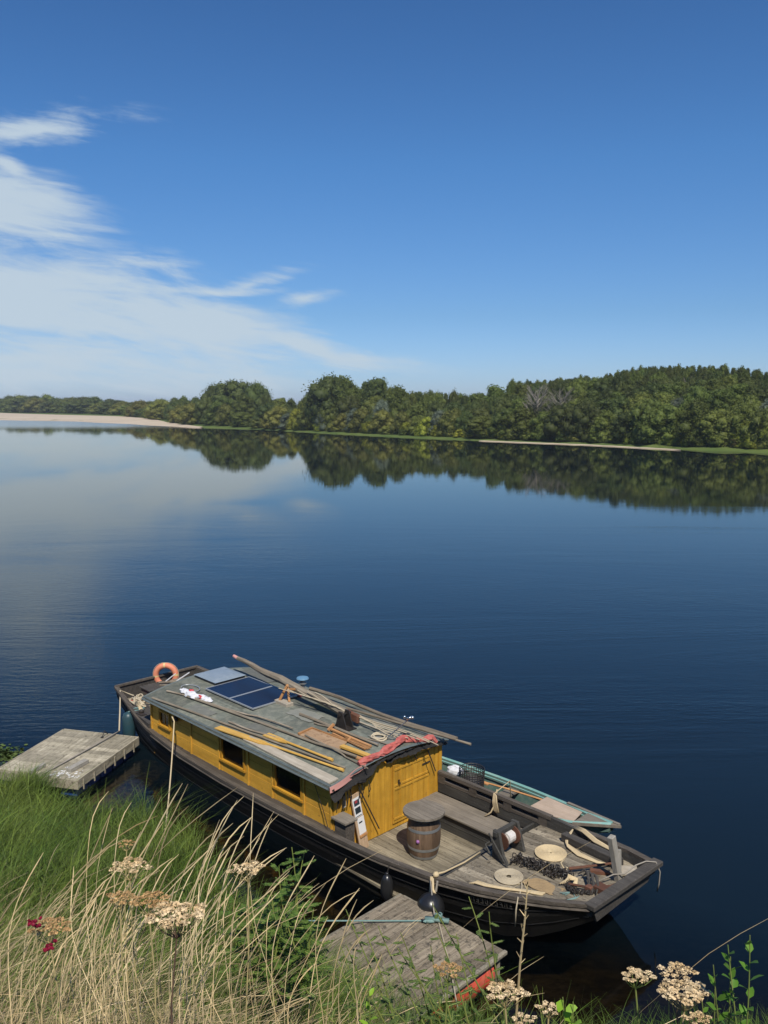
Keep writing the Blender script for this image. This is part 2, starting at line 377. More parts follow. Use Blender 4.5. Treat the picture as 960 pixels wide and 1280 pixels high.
CZ = [.50, .18, -.08, -.25, -.32, -.35, -.35, -.34, -.30, -.20, -.10, .16, .44, .78]
def nt_(s): return itp(SS, NT, s)
def nz_(s): return itp(SS, NZ, s)
def ft_(s): return itp(SS, FT, s)
def fz_(s): return itp(SS, FZ, s)
boat = T('river_boat', (-2, .1, 0), 'long flat-bottomed wooden river boat with mustard yellow cabin moored beside the bank', 'boat')
def hull():
    mb = MB(); S = list(np.linspace(-9.95, 5.5, 32)); th = .06
    P = []
    for s in S:
        n, z, f, fz = nt_(s), nz_(s), ft_(s), fz_(s); cn, cf, cz = itp(SS, CN, s), itp(SS, CF, s), itp(SS, CZ, s)
        mz = cz + (z - cz) * .55; mf = cz + (fz - cz) * .55; mn = cn + (n - cn) * .8; mff = cf + (f - cf) * .8
        P.append([(s, n + th, z), (s, n, z), (s, mn, mz), (s, cn, cz), (s, cf, cz), (s, mff, mf), (s, f, fz), (s, f - th, fz), (s, mff - th, mf), (s, cf - th, cz + th), (s, cn + th, cz + th), (s, mn + th, mz)])
    for i in range(len(S) - 1):
        for j in range(12):
            a, b = P[i], P[i + 1]; k = (j + 1) % 12; s0 = .5
            mb.mi = 1 if (j in (1, 5) and S[i] < -7.3) else (2 if 7 <= j <= 11 else 0)
            mb.add([a[j], b[j], b[k], a[k]], [(0, 1, 2, 3)], s0)
    mb.mi = 1
    # raked stern plate and bow transom
    for s in (0, -1):
        q = P[s]; dx = -.05 if s == 0 else .05
        for x in (0, dx): mb.add([Vector(q[j]) + Vector((x, 0, 0)) for j in (1, 2, 3, 4, 5, 6)], [(0, 1, 2, 3, 4, 5)], .5)
        mb.add([Vector(q[j]) + Vector((x, 0, 0)) for j in (1, 2, 3, 4, 5, 6) for x in (0, dx)], [(2 * i, 2 * i + 1, 2 * i + 3, 2 * i + 2) for i in range(5)] + [(0, 1, 11, 10)], .5)
    h = boat.part(mb, 'hull', ['hull_black', 'hull_grey', 'bench_dark'])
    # overlapping strake and chine lines
    for tt, zz, w in ((.30, .70, .03), (.72, .34, .025)):
        m2 = MB(); pts = []
        for s in np.linspace(-9.6, 5.3, 40):
            z0, z1 = itp(SS, CZ, s), nz_(s); k = zz; pts.append((s, itp(SS, CN, s) + (nt_(s) - itp(SS, CN, s)) * (k + .12 if k < .6 else .88) - .015, z0 + (z1 - z0) * k))
        m2.tube(pts, .010, 5, tint=.2); boat.part(m2, 'strake', 'hull_black', h)
    # raised name lettering, worn, near the bow
    m3 = MB(); 
    for i in range(9):
        s0 = 3.55 + i * .085; t0 = nt_(s0) + .045; z0 = nz_(s0) - .25
        pat = [((0, 0), (0, .09)), ((0, .09), (.05, .09)), ((.05, .0), (.05, .09)), ((0, .045), (.05, .045)), ((0, 0), (.05, 0))]
        for q in random.sample(pat, 3):
            m3.bar((s0 + q[0][0], t0 - .035 + q[0][1] * -.2, z0 + q[0][1]), (s0 + q[1][0], t0 - .035 + q[1][1] * -.2, z0 + q[1][1]), .012, .012)
    boat.part(m3, 'carved_lettering', 'letter', h, kind='stuff')
hull()
def rails():
    mb = MB(); S = np.linspace(-9.95, 5.5, 60)
    for side in (0, 1):
        for i in range(len(S) - 1):
            q = []
            for s in (S[i], S[i + 1]):
                t, z = (nt_(s), nz_(s)) if side == 0 else (ft_(s), fz_(s))
                w0, w1 = (-.06, .07) if side == 0 else (-.07, .06)
                q.append([(s, t + w0, z - .05), (s, t + w1, z - .05), (s, t + w1, z + .012), (s, t + w0, z + .012)])
            a, b = q
            mb.add(a + b, [(0, 4, 5, 1), (1, 5, 6, 2), (2, 6, 7, 3), (3, 7, 4, 0)] + ([(0, 1, 2, 3)] if i == 0 else []) + ([(4, 7, 6, 5)] if i == len(S) - 2 else []), .3 + .4 * ((i // 9) % 2))
        # outer rubbing strake under the gunwale
        pts = [(s, (nt_(s) - .035) if side == 0 else ft_(s) + .035, (nz_(s) if side == 0 else fz_(s)) - .10) for s in S if s > -7.2]
        mb.tube(pts, .035, 4, tint=.2)
    boat.part(mb, 'gunwale', 'rail_wood')
    m = MB(); m.bar((5.52, -.70, 1.10), (5.62, 1.42, 1.11), .20, .09, tint=.8)
    m.bar((5.47, -.64, .98), (5.55, 1.36, .98), .10, .16, tint=.3); boat.part(m, 'bow_rail', 'hull_grey', bevel=.012)
    m = MB(); m.bar((-9.96, -1.10, 1.20), (-9.96, 1.65, 1.20), .10, .05, tint=.5); boat.part(m, 'stern_rail', 'rail_wood')
rails()
def decks():
    # foredeck of planks running across... along the boat, clipped to the sheer
    mb = MB(); w = .19; t = -1.4
    def dz(s): return itp([2.7, 4.4, 5.5], [.70, .80, .88], s)
    while t < 1.8:
        t1 = min(t + w - .008, 1.75); S = []
        s0 = 2.72 + (t + 1.4) * .06
        s = s0
        while s < 5.44:
            e = min(s + .18, 5.44)
            def cl(ss, tt): return min(max(tt, nt_(ss) + .07), ft_(ss) - .07)
            a0, a1, b0, b1 = cl(s, t), cl(s, t1), cl(e, t), cl(e, t1)
            if a1 - a0 > .004 or b1 - b0 > .004: S.append((s, e, a0, a1, b0, b1))
            s = e
        tn = random.random()
        for s, e, a0, a1, b0, b1 in S:
            za, zb = dz(s), dz(e); k = .04
            mb.hexa([(s, a0, za - k), (e, b0, zb - k), (e, b1, zb - k), (s, a1, za - k), (s, a0, za), (e, b0, zb), (e, b1, zb), (s, a1, za)], tn)
        t += w
    boat.part(mb, 'foredeck', 'deck_wood')
    mb = MB(); mb.box(2.70, 2.75, -1.33, 1.68, .10, .69, .4); mb.box(2.66, 2.80, -1.36, .6, .655, .712, .8); boat.part(mb, 'foredeck_bulkhead', 'bench_dark')
    # cockpit floor
    mb = MB(); t = -1.55
    while t < 1.7:
        mb.box(.06, 2.69, t, t + .172, .05, .10); t += .18
    boat.part(mb, 'cockpit_floor', 'floor_wood')
    mb = MB(); mb.mi = 0; mb.box(.07, 2.69, .93, 1.14, .46, .50, .3); mb.box(.07, 2.69, 1.147, 1.36, .46, .50, .7); mb.box(.07, 2.69, 1.367, 1.62, .46, .50, .5)
    mb.mi = 1; mb.box(.07, 2.69, .98, 1.02, .10, .455, .5); mb.box(.07, 2.69, .972, .982, .27, .285, .9)
    boat.part(mb, 'bench', ['bench_wood', 'bench_dark'], bevel=.006)
    # far side slotted backrest
    mb = MB(); mb.mi = 1; mb.box(.08, 2.95, 1.66, 1.70, .50, .72, .5)
    mb.mi = 0
    mb.box(.08, 3.0, 1.655, 1.72, .735, .80, .4); mb.box(.08, 3.15, 1.64, 1.74, .91, .99, .7)
    for s in (.08, 1.0, 1.95, 2.85): mb.box(s, s + .2, 1.65, 1.725, .72, .915, .2)
    mb.mi = 1; mb.hexa([(3.0, 1.66, .70), (4.0, 1.60, .78), (4.0, 1.66, .78), (3.0, 1.72, .70), (3.0, 1.66, .97), (4.0, 1.60, .96), (4.0, 1.66, .96), (3.0, 1.72, .97)], .5)
    boat.part(mb, 'backrest', ['rail_wood', 'bench_dark'])
    # side deck beside the cabin, stern deck
    mb = MB(); mfar = MB(); S = np.linspace(-7.3, .1, 24)
    for i in range(23):
        a, b = S[i], S[i + 1]
        for k0, k1 in ((0, .5), (.52, 1)):
            mb.hexa([(s, -1.40 + (nt_(s) + .07 + 1.40) * k, z) for z in (nz_(a) - .07, nz_(a) - .02) for s, k in ((a, k1), (b, k1), (b, k0), (a, k0))], .4 if k0 else .6)
        mfar.hexa([(a, 1.7, fz_(a) - .07), (b, 1.7, fz_(a) - .07), (b, ft_(b) - .06, fz_(a) - .07), (a, ft_(a) - .06, fz_(a) - .07), (a, 1.7, fz_(a) - .02), (b, 1.7, fz_(a) - .02), (b, ft_(b) - .06, fz_(a) - .02), (a, ft_(a) - .06, fz_(a) - .02)], .4)
    boat.part(mb, 'side_deck', 'side_deck'); boat.part(mfar, 'side_deck', 'side_deck')
    mb = MB(); S = np.linspace(-9.9, -7.26, 10); 
    for i in range(9):
        a, b = S[i], S[i + 1]
        mb.hexa([(a, nt_(a) + .07, .70), (b - .01, nt_(b) + .07, .70), (b - .01, ft_(b) - .07, .70), (a, ft_(a) - .07, .70), (a, nt_(a) + .07, .78), (b - .01, nt_(b) + .07, .76), (b - .01, ft_(b) - .07, .76), (a, ft_(a) - .07, .78)])
    boat.part(mb, 'stern_deck', 'deck_wood')
    # raised grey plank box on the near stern quarter
    mb = MB(); S = np.linspace(-8.6, -7.26, 8)
    for i in range(7):
        a, b = S[i], S[i + 1]; za, zb = max(nz_(a), .93) + .015, max(nz_(b), .93) + .015
        mb.hexa([(a, nt_(a) - .005, .72), (b, nt_(b) - .005, .72), (b, -.9, .72), (a, -.9, .72), (a, nt_(a) - .005, za), (b, nt_(b) - .005, zb), (b, -.9, zb), (a, -.9, za)], .5)
    boat.part(mb, 'quarter_deck', 'hull_grey')
decks()
def cabin():
    cab = MB(); y0, y1 = -1.47, -1.43; wins = [(-6.78, -6.34, 1.06, 1.40), (-3.95, -3.08, .99, 1.50), (-1.88, -1.0, .99, 1.49)]
    zb, zt = .66, 1.655
    # side wall: long boards around the openings, slight lap
    x = -7.25
    cab.mi = 1
    for (a, b, c, d) in wins + [(.05, None, 0, 0)]:
        e = a
        cuts = [zb, .99, 1.30, zt] 
        for i in range(3): cab.box(x, e, y0 - .004 * (2 - i), y1, cuts[i], cuts[i + 1] - .006, .3 + .2 * i)
        if b is None: break
        cab.box(a, b, y0, y1, zb, c, .6); cab.box(a, b, y0, y1, d, zt, .4); x = b
    for s in (-7.22, -5.3, -4.08, -2.9, -2.0, -.9, -.02): cab.box(s - .03, s + .03, y0 - .03, y0 - .009, zb, zt, .6)
    # far wall and back wall
    cab.box(-7.25, .02, 1.74, 1.78, .7, 1.63, .5)
    cab.mi = 0
    for x0, x1 in ((-7.25, -7.21), (.01, .05)):
        t = -1.43
        while t < 1.76:
            t1 = min(t + .20, 1.77); q = .09; zz = lambda u: zr(0, u) - q
            cab.hexa([(x0, t, .1), (x1, t, .1), (x1, t1 - .008, .1), (x0, t1 - .008, .1), (x0, t, zz(t)), (x1, t, zz(t)), (x1, t1 - .008, zz(t1)), (x0, t1 - .008, zz(t1))]); t = t1
    cab.box(.05, .075, -1.50, -1.38, .66, 1.60, .5); cab.box(.05, .075, 1.70, 1.79, .5, 1.60, .5)
    cab.mi = 2; cab.box(-7.2, 0, -1.40, 1.72, .02, .09, .5)
    c = boat.part(cab, 'cabin', ['yellow_boards', 'yellow_side', 'interior'], bevel=.003)
    for i, (a, b, z0, z1) in enumerate(wins):
        w = MB(); w.mi = 0; k = .05
        w.box(a - k, b + k, y0 - .035, y0 - .006, z1 + .001, z1 + k); w.box(a - k - .03, b + k + .03, y0 - .055, y0 - .006, z0 - k, z0 - .001)
        w.box(a - k, a - .001, y0 - .033, y0 - .006, z0, z1); w.box(b + .001, b + k, y0 - .033, y0 - .006, z0, z1)
        w.mi = 1; w.box(a + .002, b - .002, y0 + .012, y0 + .018, z0 + .002, z1 - .002)
        if i == 0: w.mi = 0; w.box((a + b) / 2 - .01, (a + b) / 2 + .01, y0 + .002, y0 + .010, z0 + .002, z1 - .002)
        boat.part(w, 'window', ['yellow_trim', 'pane_glass'], c)
        m = MB(); m.box(a + .25, a + .5, -.6, -.35, .1, 1.05); m.tube([(a + .6, -.9, .1), (a + .6, -.9, 1.2)], .06); boat.part(m, 'furniture', 'bench_wood', c)
    d = MB(); t = .20
    for i in range(6): d.box(.052, .082, t, t + .185, .22, min(1.55, zr(0, t + .1) - .2)); t += .193
    for z in (.30, .98, 1.06, 1.42): d.box(.083, .098, .22, 1.34, z, z + .05, .5)
    for t in (.20, .42, .80, 1.32): d.box(.083, .096, t, t + .035, .36, 1.41, .4)
    d2 = boat.part(d, 'cabin_door', 'yellow_boards', c, bevel=.003)
    m = MB(); m.box(.099, .115, .33, .37, 1.10, 1.20); m.tube([(.115, .35, 1.15), (.15, .35, 1.15), (.15, .35, 1.11)], .01, 6)
    boat.part(m, 'latch', 'black_iron', c)
    for z in (.40, 1.3): m = MB(); m.box(.099, .106, 1.1, 1.36, z, z + .03); boat.part(m, 'hinge', 'black_iron', c)
    # roof: cambered felt with seams
    r = MB(); r.mi = 0; ts = np.linspace(-1.64, 1.95, 15); ssx = np.linspace(-7.36, .10, 26)
    def P(s, t, o=0): return (s, t, zr(s, t) + o)
    tl = [0, .5, 1.0]
    for i in range(25):
        for j in range(14):
            a, b, cc, dd = (ssx[i], ts[j]), (ssx[i + 1], ts[j]), (ssx[i + 1], ts[j + 1]), (ssx[i], ts[j + 1])
            r.add([P(*a), P(*b), P(*cc), P(*dd)], [(0, 1, 2, 3)], ((i // 5) * 3 + (j // 4) * 2) % 5 / 5)
            r.add([P(*a, -.05), P(*b, -.05), P(*cc, -.05), P(*dd, -.05)], [(3, 2, 1, 0)], .5)
    # felt laps
    for s in (-6.2, -4.7, -3.2, -1.7): r.tube([(s, t, zr(s, t) + .001) for t in ts], .008, 4, tint=.2)
    for t in (-.7, .25, 1.2): r.tube([(s, t, zr(s, t) + .001) for s in ssx], .006, 4, tint=.2)
    rf = boat.part(r, 'cabin_roof', ['roof_felt'])
    f = MB()
    for t, w in ((-1.66, .03), (-1.60, .035), (1.95, .03)): f.tube([(s, t, zr(s, t) + (.012 if w > .03 else -.02)) for s in ssx], w, 4, tint=.5)
    f.tube([(.11, t, zr(0, t) - .01) for t in ts], .035, 4, tint=.7); f.tube([(-7.37, t, zr(0, t) - .01) for t in ts], .035, 4, tint=.4)
    boat.part(f, 'roof_edging', 'roof_trim', rf)
    random.seed(61)
    for (s_, t_, ls, lt, mt) in ((-2.75, .95, 1.3, .5, 'canvas_olive'), (-.55, .75, .7, .8, 'felt_patch'), (-6.3, 1.35, 1.4, .7, 'felt_patch'), (-3.1, -.9, .8, .4, 'felt_patch'), (-1.3, 1.3, .9, .5, 'felt_patch'), (-5.2, -1.25, .9, .35, 'felt_patch'), (-2.9, .2, .9, .5, 'felt_patch')):
        pm_ = MB(); pm_.grid([[(s_ + (u - .5) * ls + random.uniform(-.04, .04), t_ + (v - .5) * lt + random.uniform(-.03, .03), zr(0, t_ + (v - .5) * lt) + .012 + random.uniform(0, .008)) for u in np.linspace(0, 1, 8)] for v in np.linspace(0, 1, 6)], .006); boat.part(pm_, 'roof_patch', mt, rf)
    # hatch
    h = MB(); h.mi = 1; h.box(-7.25, -6.25, -.12, .82, 1.84, 1.96, .5)
    h.mi = 0
    for i in range(6):
        for j in range(6):
            def q(a, b): 
                u, v = a / 6, b / 6; return (-7.28 + 1.06 * u, -.15 + 1.0 * v, 1.965 + .07 * (1 - (2 * u - 1) ** 4) * (1 - (2 * v - 1) ** 4))
            h.add([q(i, j), q(i + 1, j), q(i + 1, j + 1), q(i, j + 1)], [(0, 1, 2, 3)], .5)
    boat.part(h, 'roof_hatch', ['hatch_cover', 'hatch_frame'])
    s = MB(); s.mi = 0
    def zp(t): return 1.90 + .0 * t
    for a, b in ((-6.12, -5.10), (-5.04, -4.08)):
        s.mi = 0; s.box(a, b, -.48, .86, 1.905, 1.93, .5); s.mi = 1
        s.box(a - .025, a, -.505, .885, 1.90, 1.936, .5); s.box(b, b + .025, -.505, .885, 1.90, 1.936, .5); s.box(a, b, -.505, -.48, 1.90, 1.936, .5); s.box(a, b, .86, .885, 1.90, 1.936, .5)
    boat.part(s, 'solar_panel', ['solar_cells', 'alu'])
    v = MB(); v.mi = 0; v.lathe([(.06, 1.7), (.06, 2.02), (.11, 2.03), (.11, 2.06), (.075, 2.07), (.075, 2.14)], 14, (-4.45, 1.38, 0)); v.mi = 1; v.lathe([(.15, 2.14), (.165, 2.16), (.15, 2.19), (.05, 2.21)], 18, (-4.45, 1.38, 0)); v.mi = 2
    v.box(-4.6, -4.3, 1.2, 1.5, 1.78, 1.83); boat.part(v, 'chimney', ['steel_hoop', 'vent_blue', 'black_iron'], smooth=False)
    v = MB(); v.box(-4.42, -4.05, .93, 1.06, 1.87, 1.90); boat.part(v, 'roof_grip', 'tarp_red')
    # rope eye fittings on wall
    v = MB(); v.box(-6.02, -5.92, -1.53, -1.48, 1.36, 1.50); v.tube([(-5.97, -1.54, 1.42), (-5.95, -1.60, 1.38), (-5.9, -1.6, 1.46)], .02, 6); v.lathe([(.05, -.04), (.07, 0), (.05, .04)], 12, (-5.84, -1.58, 1.47), M=Matrix.Rotation(R(90), 3, 'X'))
    boat.part(v, 'rope_cleat', 'black_iron')
    v = MB(); v.tube([(-.62, -1.5, 1.62), (-.25, -1.56, 1.56), (.07, -1.53, 1.55)], .012, 6); boat.part(v, 'teal_line', 'rope_teal'); 
    v = MB(); v.tube([(-.5, -1.52, 1.5), (-.18, -1.56, 1.05), (.0, -1.6, .78)], .008, 5); boat.part(v, 'wall_stay', 'black_iron')
    v = MB(); v.tube([(.10, -1.27, 1.22), (.12, -1.22, 1.25), (.12, -1.22, 1.14), (.12, -1.28, 1.12), (.12, -1.28, 1.22)], .012, 6); boat.part(v, 'door_ring', 'steel_hoop')
    for ps in ([(.13, -.86, 1.42), (.17, -.31, .34)], [(.10, 1.28, 1.60), (.14, 1.5, 1.05)], [(.1, .85, 1.6), (.12, .9, 1.5)]):
        v = MB(); v.tube(ps, .014, 6); boat.part(v, 'canopy_stay', 'black_iron')
    # torn black canvas hanging under the roof edge
    random.seed(5); m = MB(); P = []; ts = np.linspace(-1.62, 1.86, 60); low = []
    for t in ts:
        d = (.12 + .08 * math.sin(t * 7) + random.uniform(0, .07)) if t < .1 else .07 + random.uniform(0, .05)
        if -1.3 < t < -.55: d += .10
        low.append(d)
    for k in range(6):
        P.append([(.10 + .10 * math.sin(k * 1.2 + t * 3) * (k / 5) + .04 + random.uniform(0, .03), t, zr(0, t) - .04 - low[i] * k / 5) for i, t in enumerate(ts)])
    m.grid(P, 0, .5)
    for k in range(11):
        t = random.uniform(-1.55, -.5); m.tube([(.14, t, 1.5), (.16, t + .02, 1.3), (.15, t, 1.22 + random.uniform(-.06, .08))], .012, 5)
    boat.part(m, 'torn_awning', 'canvas_black', rf)
cabin()
def windlass():
    m = MB()
    m.hexa([(2.98, -.05, .72), (3.34, -.12, .72), (3.34, -.05, .72), (2.98, .02, .72), (3.0, -.05, 1.28), (3.16, -.08, 1.28), (3.16, -.01, 1.28), (3.0, .02, 1.28)])
    m.hexa([(2.98, .50, .72), (3.34, .50, .72), (3.34, .57, .72), (2.98, .57, .72), (3.0, .50, 1.28), (3.16, .50, 1.28), (3.16, .57, 1.28), (3.0, .57, 1.28)])
    m.bar((3.08, -.1, 1.22), (3.08, .6, 1.22), .10, .09); m.bar((3.24, -.06, .9), (3.42, -.1, .72), .05, .05)
    m.tube([(2.96, -.12, 1.22), (3.5, -.2, .72)], .02, 6); m.tube([(2.98, -.25, 1.05), (2.98, -.02, 1.05)], .02, 6); m.tube([(2.98, -.25, 1.05), (3.12, -.27, .92)], .018, 6)
    w = boat.part(m, 'windlass', 'bench_dark', bevel=.008)
    m = MB(); RX = Matrix.Rotation(R(90), 3, 'X')
    m.mi = 0; m.lathe([(.07, -.22), (.07, .16)], 14, (3.12, .24, 1.05), M=RX); m.lathe([(.12, -.16), (.12, .02)], 16, (3.12, .21, 1.05), M=RX)
    m.mi = 1; m.lathe([(.17, .16), (.17, .19)], 18, (3.12, .24, 1.05), M=RX); m.lathe([(.17, -.21), (.17, -.19)], 18, (3.12, .24, 1.05), M=RX)
    boat.part(m, 'drum', ['drum_white', 'rust'], w)
    m = MB(); m.bar((5.24, .74, .80), (5.14, .58, 1.72), .13, .11, up=(1, 0, 0)); m.bar((5.1, .95, .82), (5.02, 1.05, 1.25), .09, .09, up=(1, 0, 0)); boat.part(m, 'mooring_post', 'post_wood', bevel=.01)
    # fore-and-aft timber by the far bulwark
    m = MB(); m.bar((3.62, 1.42, .84), (5.0, 1.20, .92), .17, .15); boat.part(m, 'deck_timber', 'hull_grey', bevel=.012)
windlass()
# ------------------------------------------------------------------ things on the boat
def spiral(c, r0, r1, turns, r, seg=6):
    pts = []; n = int(turns * 26)
    for i in range(n + 1):
        a = 2 * math.pi * turns * i / n; q = r0 + (r1 - r0) * i / n + random.uniform(-.002, .002); pts.append((c[0] + q * math.cos(a), c[1] + q * math.sin(a), c[2] + random.uniform(-.001, .002)))
    return pts
def barrel():
    c = Bi @ at(529.5, 1067, .1); x, y = c.x, c.y
    b = T('barrel_table', (x, y, .10), 'oak wine barrel with steel hoops carrying a round wooden tabletop in the cockpit', 'barrel')
    prof = [(.27 + .08 * math.sin(math.pi * i / 12) ** .8 if 0 < i < 12 else .27, .10 + .90 * i / 12) for i in range(13)]
    m = MB(); m.lathe(prof, 40, (x, y, 0), staves=True); m.lathe([(.255, .13), (.255, .15)], 30, (x, y, 0)); m.lathe([(.25, .95), (.25, .97)], 30, (x, y, 0)); b.part(m, 'body', 'barrel_wood')
    for z0, z1 in ((.115, .17), (.30, .355), (.70, .755), (.93, .985)):
        m = MB(); pr = []
        rr = lambda z: .276 + .08 * math.sin(math.pi * min(max((z - .1) / .9, 0.001), .999)) ** .8
        m.lathe([(rr(z0) - .01, z0), (rr(z0), z0), (rr(z1), z1), (rr(z1) - .01, z1)], 40, (x, y, 0)); b.part(m, 'hoop', 'steel_hoop', smooth=False)
    m = MB(); rz = Matrix.Rotation(R(-47), 3, 'Z') @ Matrix.Rotation(R(90), 3, 'Y'); d = Vector((math.cos(R(-67)), math.sin(R(-67)), 0)); q = Vector((x, y, .53)) + d * .345
    m.ell(q, (.04, .04, .04), 12, 8); b.part(m, 'bung', 'violet', smooth=True)
    m = MB(); w = .13; k = -.43
    while k < .43:
        k1 = min(k + w, .43); 
        pts = []
        for tt in np.linspace(k, k1 - .004, 5): pts.append((tt, math.sqrt(max(0, .43 ** 2 - tt * tt))))
        top = [(x + u, y + v, 1.05) for v, u in pts][::1]; bot = [(x - u, y + v, 1.05) for v, u in pts][::-1]
        m.poly([(x + u, y + v, 1.055) for v, u in pts] + [(x - u, y + v, 1.055) for v, u in pts][::-1], .045); k = k1
    b.part(m, 'tabletop', 'bench_wood')
    m = MB(); m.box(x - .2, x + .2, y - .05, y + .05, .985, 1.008); b.part(m, 'support', 'bench_dark')
barrel()
def deckstuff():
    m = MB(); x, y = .27, -1.40
    m2 = T('side_locker', (x, y, .1), 'small grey wooden box with overhanging lid by the cabin front corner', 'box')
    m.box(x - .17, x + .17, y - .10, y + .14, .10, .96); m2.part(m, 'body', 'rail_wood', bevel=.006); m = MB(); m.box(x - .22, x + .22, y - .16, y + .18, .965, 1.01, .8); m2.part(m, 'lid', 'bench_wood', bevel=.006)
    # leaning display boards
    b = T('display_board', (.2, -.8, .1), 'narrow wooden board with a photo print and notice leaning on the yellow wall', 'notice board')
    Mx = Matrix.Translation((.24, -.80, .10)) @ Matrix.Rotation(R(-7), 4, 'Y') @ Matrix.Rotation(R(7), 4, 'X')
    m = MB(); m.box(-.012, .012, -.12, .12, 0, 1.22, .5, M=Mx); b.part(m, 'board', 'board_wood')
    m = MB(); m.mi = 0; m.box(.013, .017, -.10, .10, .72, 1.14, .5, M=Mx); m.mi = 1; m.box(.018, .020, -.075, .075, .80, .93, .2, M=Mx); m.box(.018, .020, -.075, .075, .97, 1.09, .8, M=Mx); m.box(.018, .020, -.08, .08, .735, .75, .3, M=Mx)
    m.mi = 2; m.box(.021, .023, -.05, .02, 1.03, 1.085, .5, M=Mx); b.part(m, 'poster', ['paper', 'print_dark', 'print_red'])
    m = MB(); m.mi = 0; m.box(.013, .017, -.07, .12, .34, .70, .5, M=Mx); m.mi = 1; m.box(.018, .020, -.04, .06, .58, .61, .3, M=Mx); b.part(m, 'notice', ['paper', 'print_dark'])
    m = MB(); m.box(.013, .035, -.08, .13, .28, .325, .5, M=Mx @ Matrix.Rotation(R(0), 4, 'X')); b.part(m, 'ledge', 'orange_wood')
    # coils
    random.seed(9)
    m = MB(); m.tube(spiral((3.76, .78, .79), .02, .31, 12, .014), .0135, 5, tint=.7); m.tube([(4.07, .78, .79), (4.1, .6, .79), (4.2, .52, .79), (4.3, .46, .79), (4.33, .52, .79), (4.24, .56, .79)], .014, 6, tint=.7)
    solo(m, 'rope_coil', 'rope_cream', (3.76, .78, .78), 'flat spiral coil of bright cream rope on the far half of the foredeck', 'rope coil', 'flat rope coils on the foredeck', smooth=True)
    m = MB(); m.tube(spiral((3.70, -.45, .79), .05, .27, 9, .014), .0135, 5, tint=.2)
    pts = [(3.97, -.45, .79)] + [(3.97 + .52 * k + .02 * math.sin(k * 9), -.45 - .75 * k, .80 + .02 * math.sin(k * 20)) for k in np.linspace(.05, .8, 9)] + [(4.42, -1.16, 1.0), (4.43, -1.22, .8), (4.42, -1.22, .5)]
    m.tube(pts, .013, 6, tint=.2)
    solo(m, 'rope_coil', 'rope_pale', (3.7, -.45, .78), 'flat spiral coil of duller greyish rope on the near edge of the foredeck', 'rope coil', 'flat rope coils on the foredeck', smooth=True)
    m = MB()
    for k in range(5):
        o = .022 * k; m.tube([(3.35 + .03 * k, -1.16 + o, .80), (3.42, -1.10 + o, .82), (3.6, -1.04 + o * .8, .81), (3.9, -.88 + o * .6, .81 + .01 * (k % 2)), (4.2, -.70 + o * .6, .82), (4.5, -.56 + o, .82)], .014, 6)
    solo(m, 'rope_hank', 'rope_cream', (3.8, -.95, .79), 'stretched hank of cream rope lying along the near gunwale of the foredeck', 'rope hank', smooth=True)
    m = MB()
    for k in range(4):
        o = .035 * k; m.tube([(3.72, 1.72 - o, .97), (3.95, 1.66 - o, 1.0), (4.3, 1.52 - o, .98), (4.6, 1.50 - o * .6, .94), (4.82, 1.46 - o * .4, .95), (4.95, 1.28 - o, .93), (4.88, 1.18 - o, .96)], .015, 6)
    for k in range(4):
        o = .035 * k; m.tube([(3.74, 1.55, .97), (3.68 + o, 1.40 - o, .84), (3.78 + o, 1.25 - o, .82), (4.2, 1.12 - o, .82), (4.6, 1.08 - o * .5, .83), (4.86, 1.10, .86)], .015, 6)
    solo(m, 'rope_hank', 'rope_cream', (4.3, 1.4, .85), 'long loops of cream rope draped over the timber by the far bow bulwark', 'rope hank', smooth=True)
    # anchor chain heap
    m = MB(); random.seed(3)
    def link(c, a, r, th):
        Rm = Matrix.Rotation(a[0], 3, 'X') @ Matrix.Rotation(a[1], 3, 'Y') @ Matrix.Rotation(a[2], 3, 'Z')
        pts = [Vector(c) + Rm @ Vector((r * 1.35 * math.cos(u), r * math.sin(u), 0)) for u in np.linspace(0, 2 * math.pi, 9)[:-1]]; m.tube(pts, th, 5, closed=True)
    for i in range(170):
        k = random.random(); s = 3.42 + 1.15 * k; t = .10 + .14 * k + random.gauss(0, .065); link((s, t, .80 + .04 * k + random.uniform(0, .12) * math.exp(-((t - .1 - .14 * k) / .08) ** 2)), [random.uniform(0, 6) for _ in range(3)], .034, .010)
    for i in range(60):
        k = random.random(); s = 4.55 + .6 * k; t = .15 - .28 * math.sin(k * 3) + random.gauss(0, .03); link((s, t, .85 + random.uniform(0, .04)), [random.uniform(0, 6) for _ in range(3)], .034, .010)
    solo(m, 'anchor_chain', 'black_iron', (4, .2, .8), 'heap of black anchor chain running from windlass towards the bow', 'chain')
    a = T('anchor', (4.95, .4, .86), 'old iron anchor with rusty stock lying on the foredeck at the bow', 'anchor')
    m = MB(); m.tube([(4.42, .38, .90), (4.7, .75, .92), (4.98, 1.18, .93)], [.03, .026, .02], 7, jit=.1); a.part(m, 'shank', 'rust')
    m = MB()
    for o in (0, .09, .18): m.tube([(4.62 + o, .36, .88), (4.72 + o, .42, .98), (4.84 + o, .34, 1.0), (4.98 + o, .16, .95), (5.03 + o, .02, .90)], [.012, .022, .03, .026, .01], 7)
    a.part(m, 'flukes', 'hull_grey')
    m = MB(); m.tube([(4.7, -.05, .9), (5.0, .05, .93), (5.3, .35, .95), (5.40, .7, .97)], .022, 6, jit=.15); m.box(5.10, 5.34, .10, .30, .88, .97); m.box(4.98, 5.1, .02, .14, .88, .95); m.bar((4.7, .64, .87), (5.0, .82, .87), .09, .06); a.part(m, 'stock', 'rust')
    m = MB(); random.seed(8)
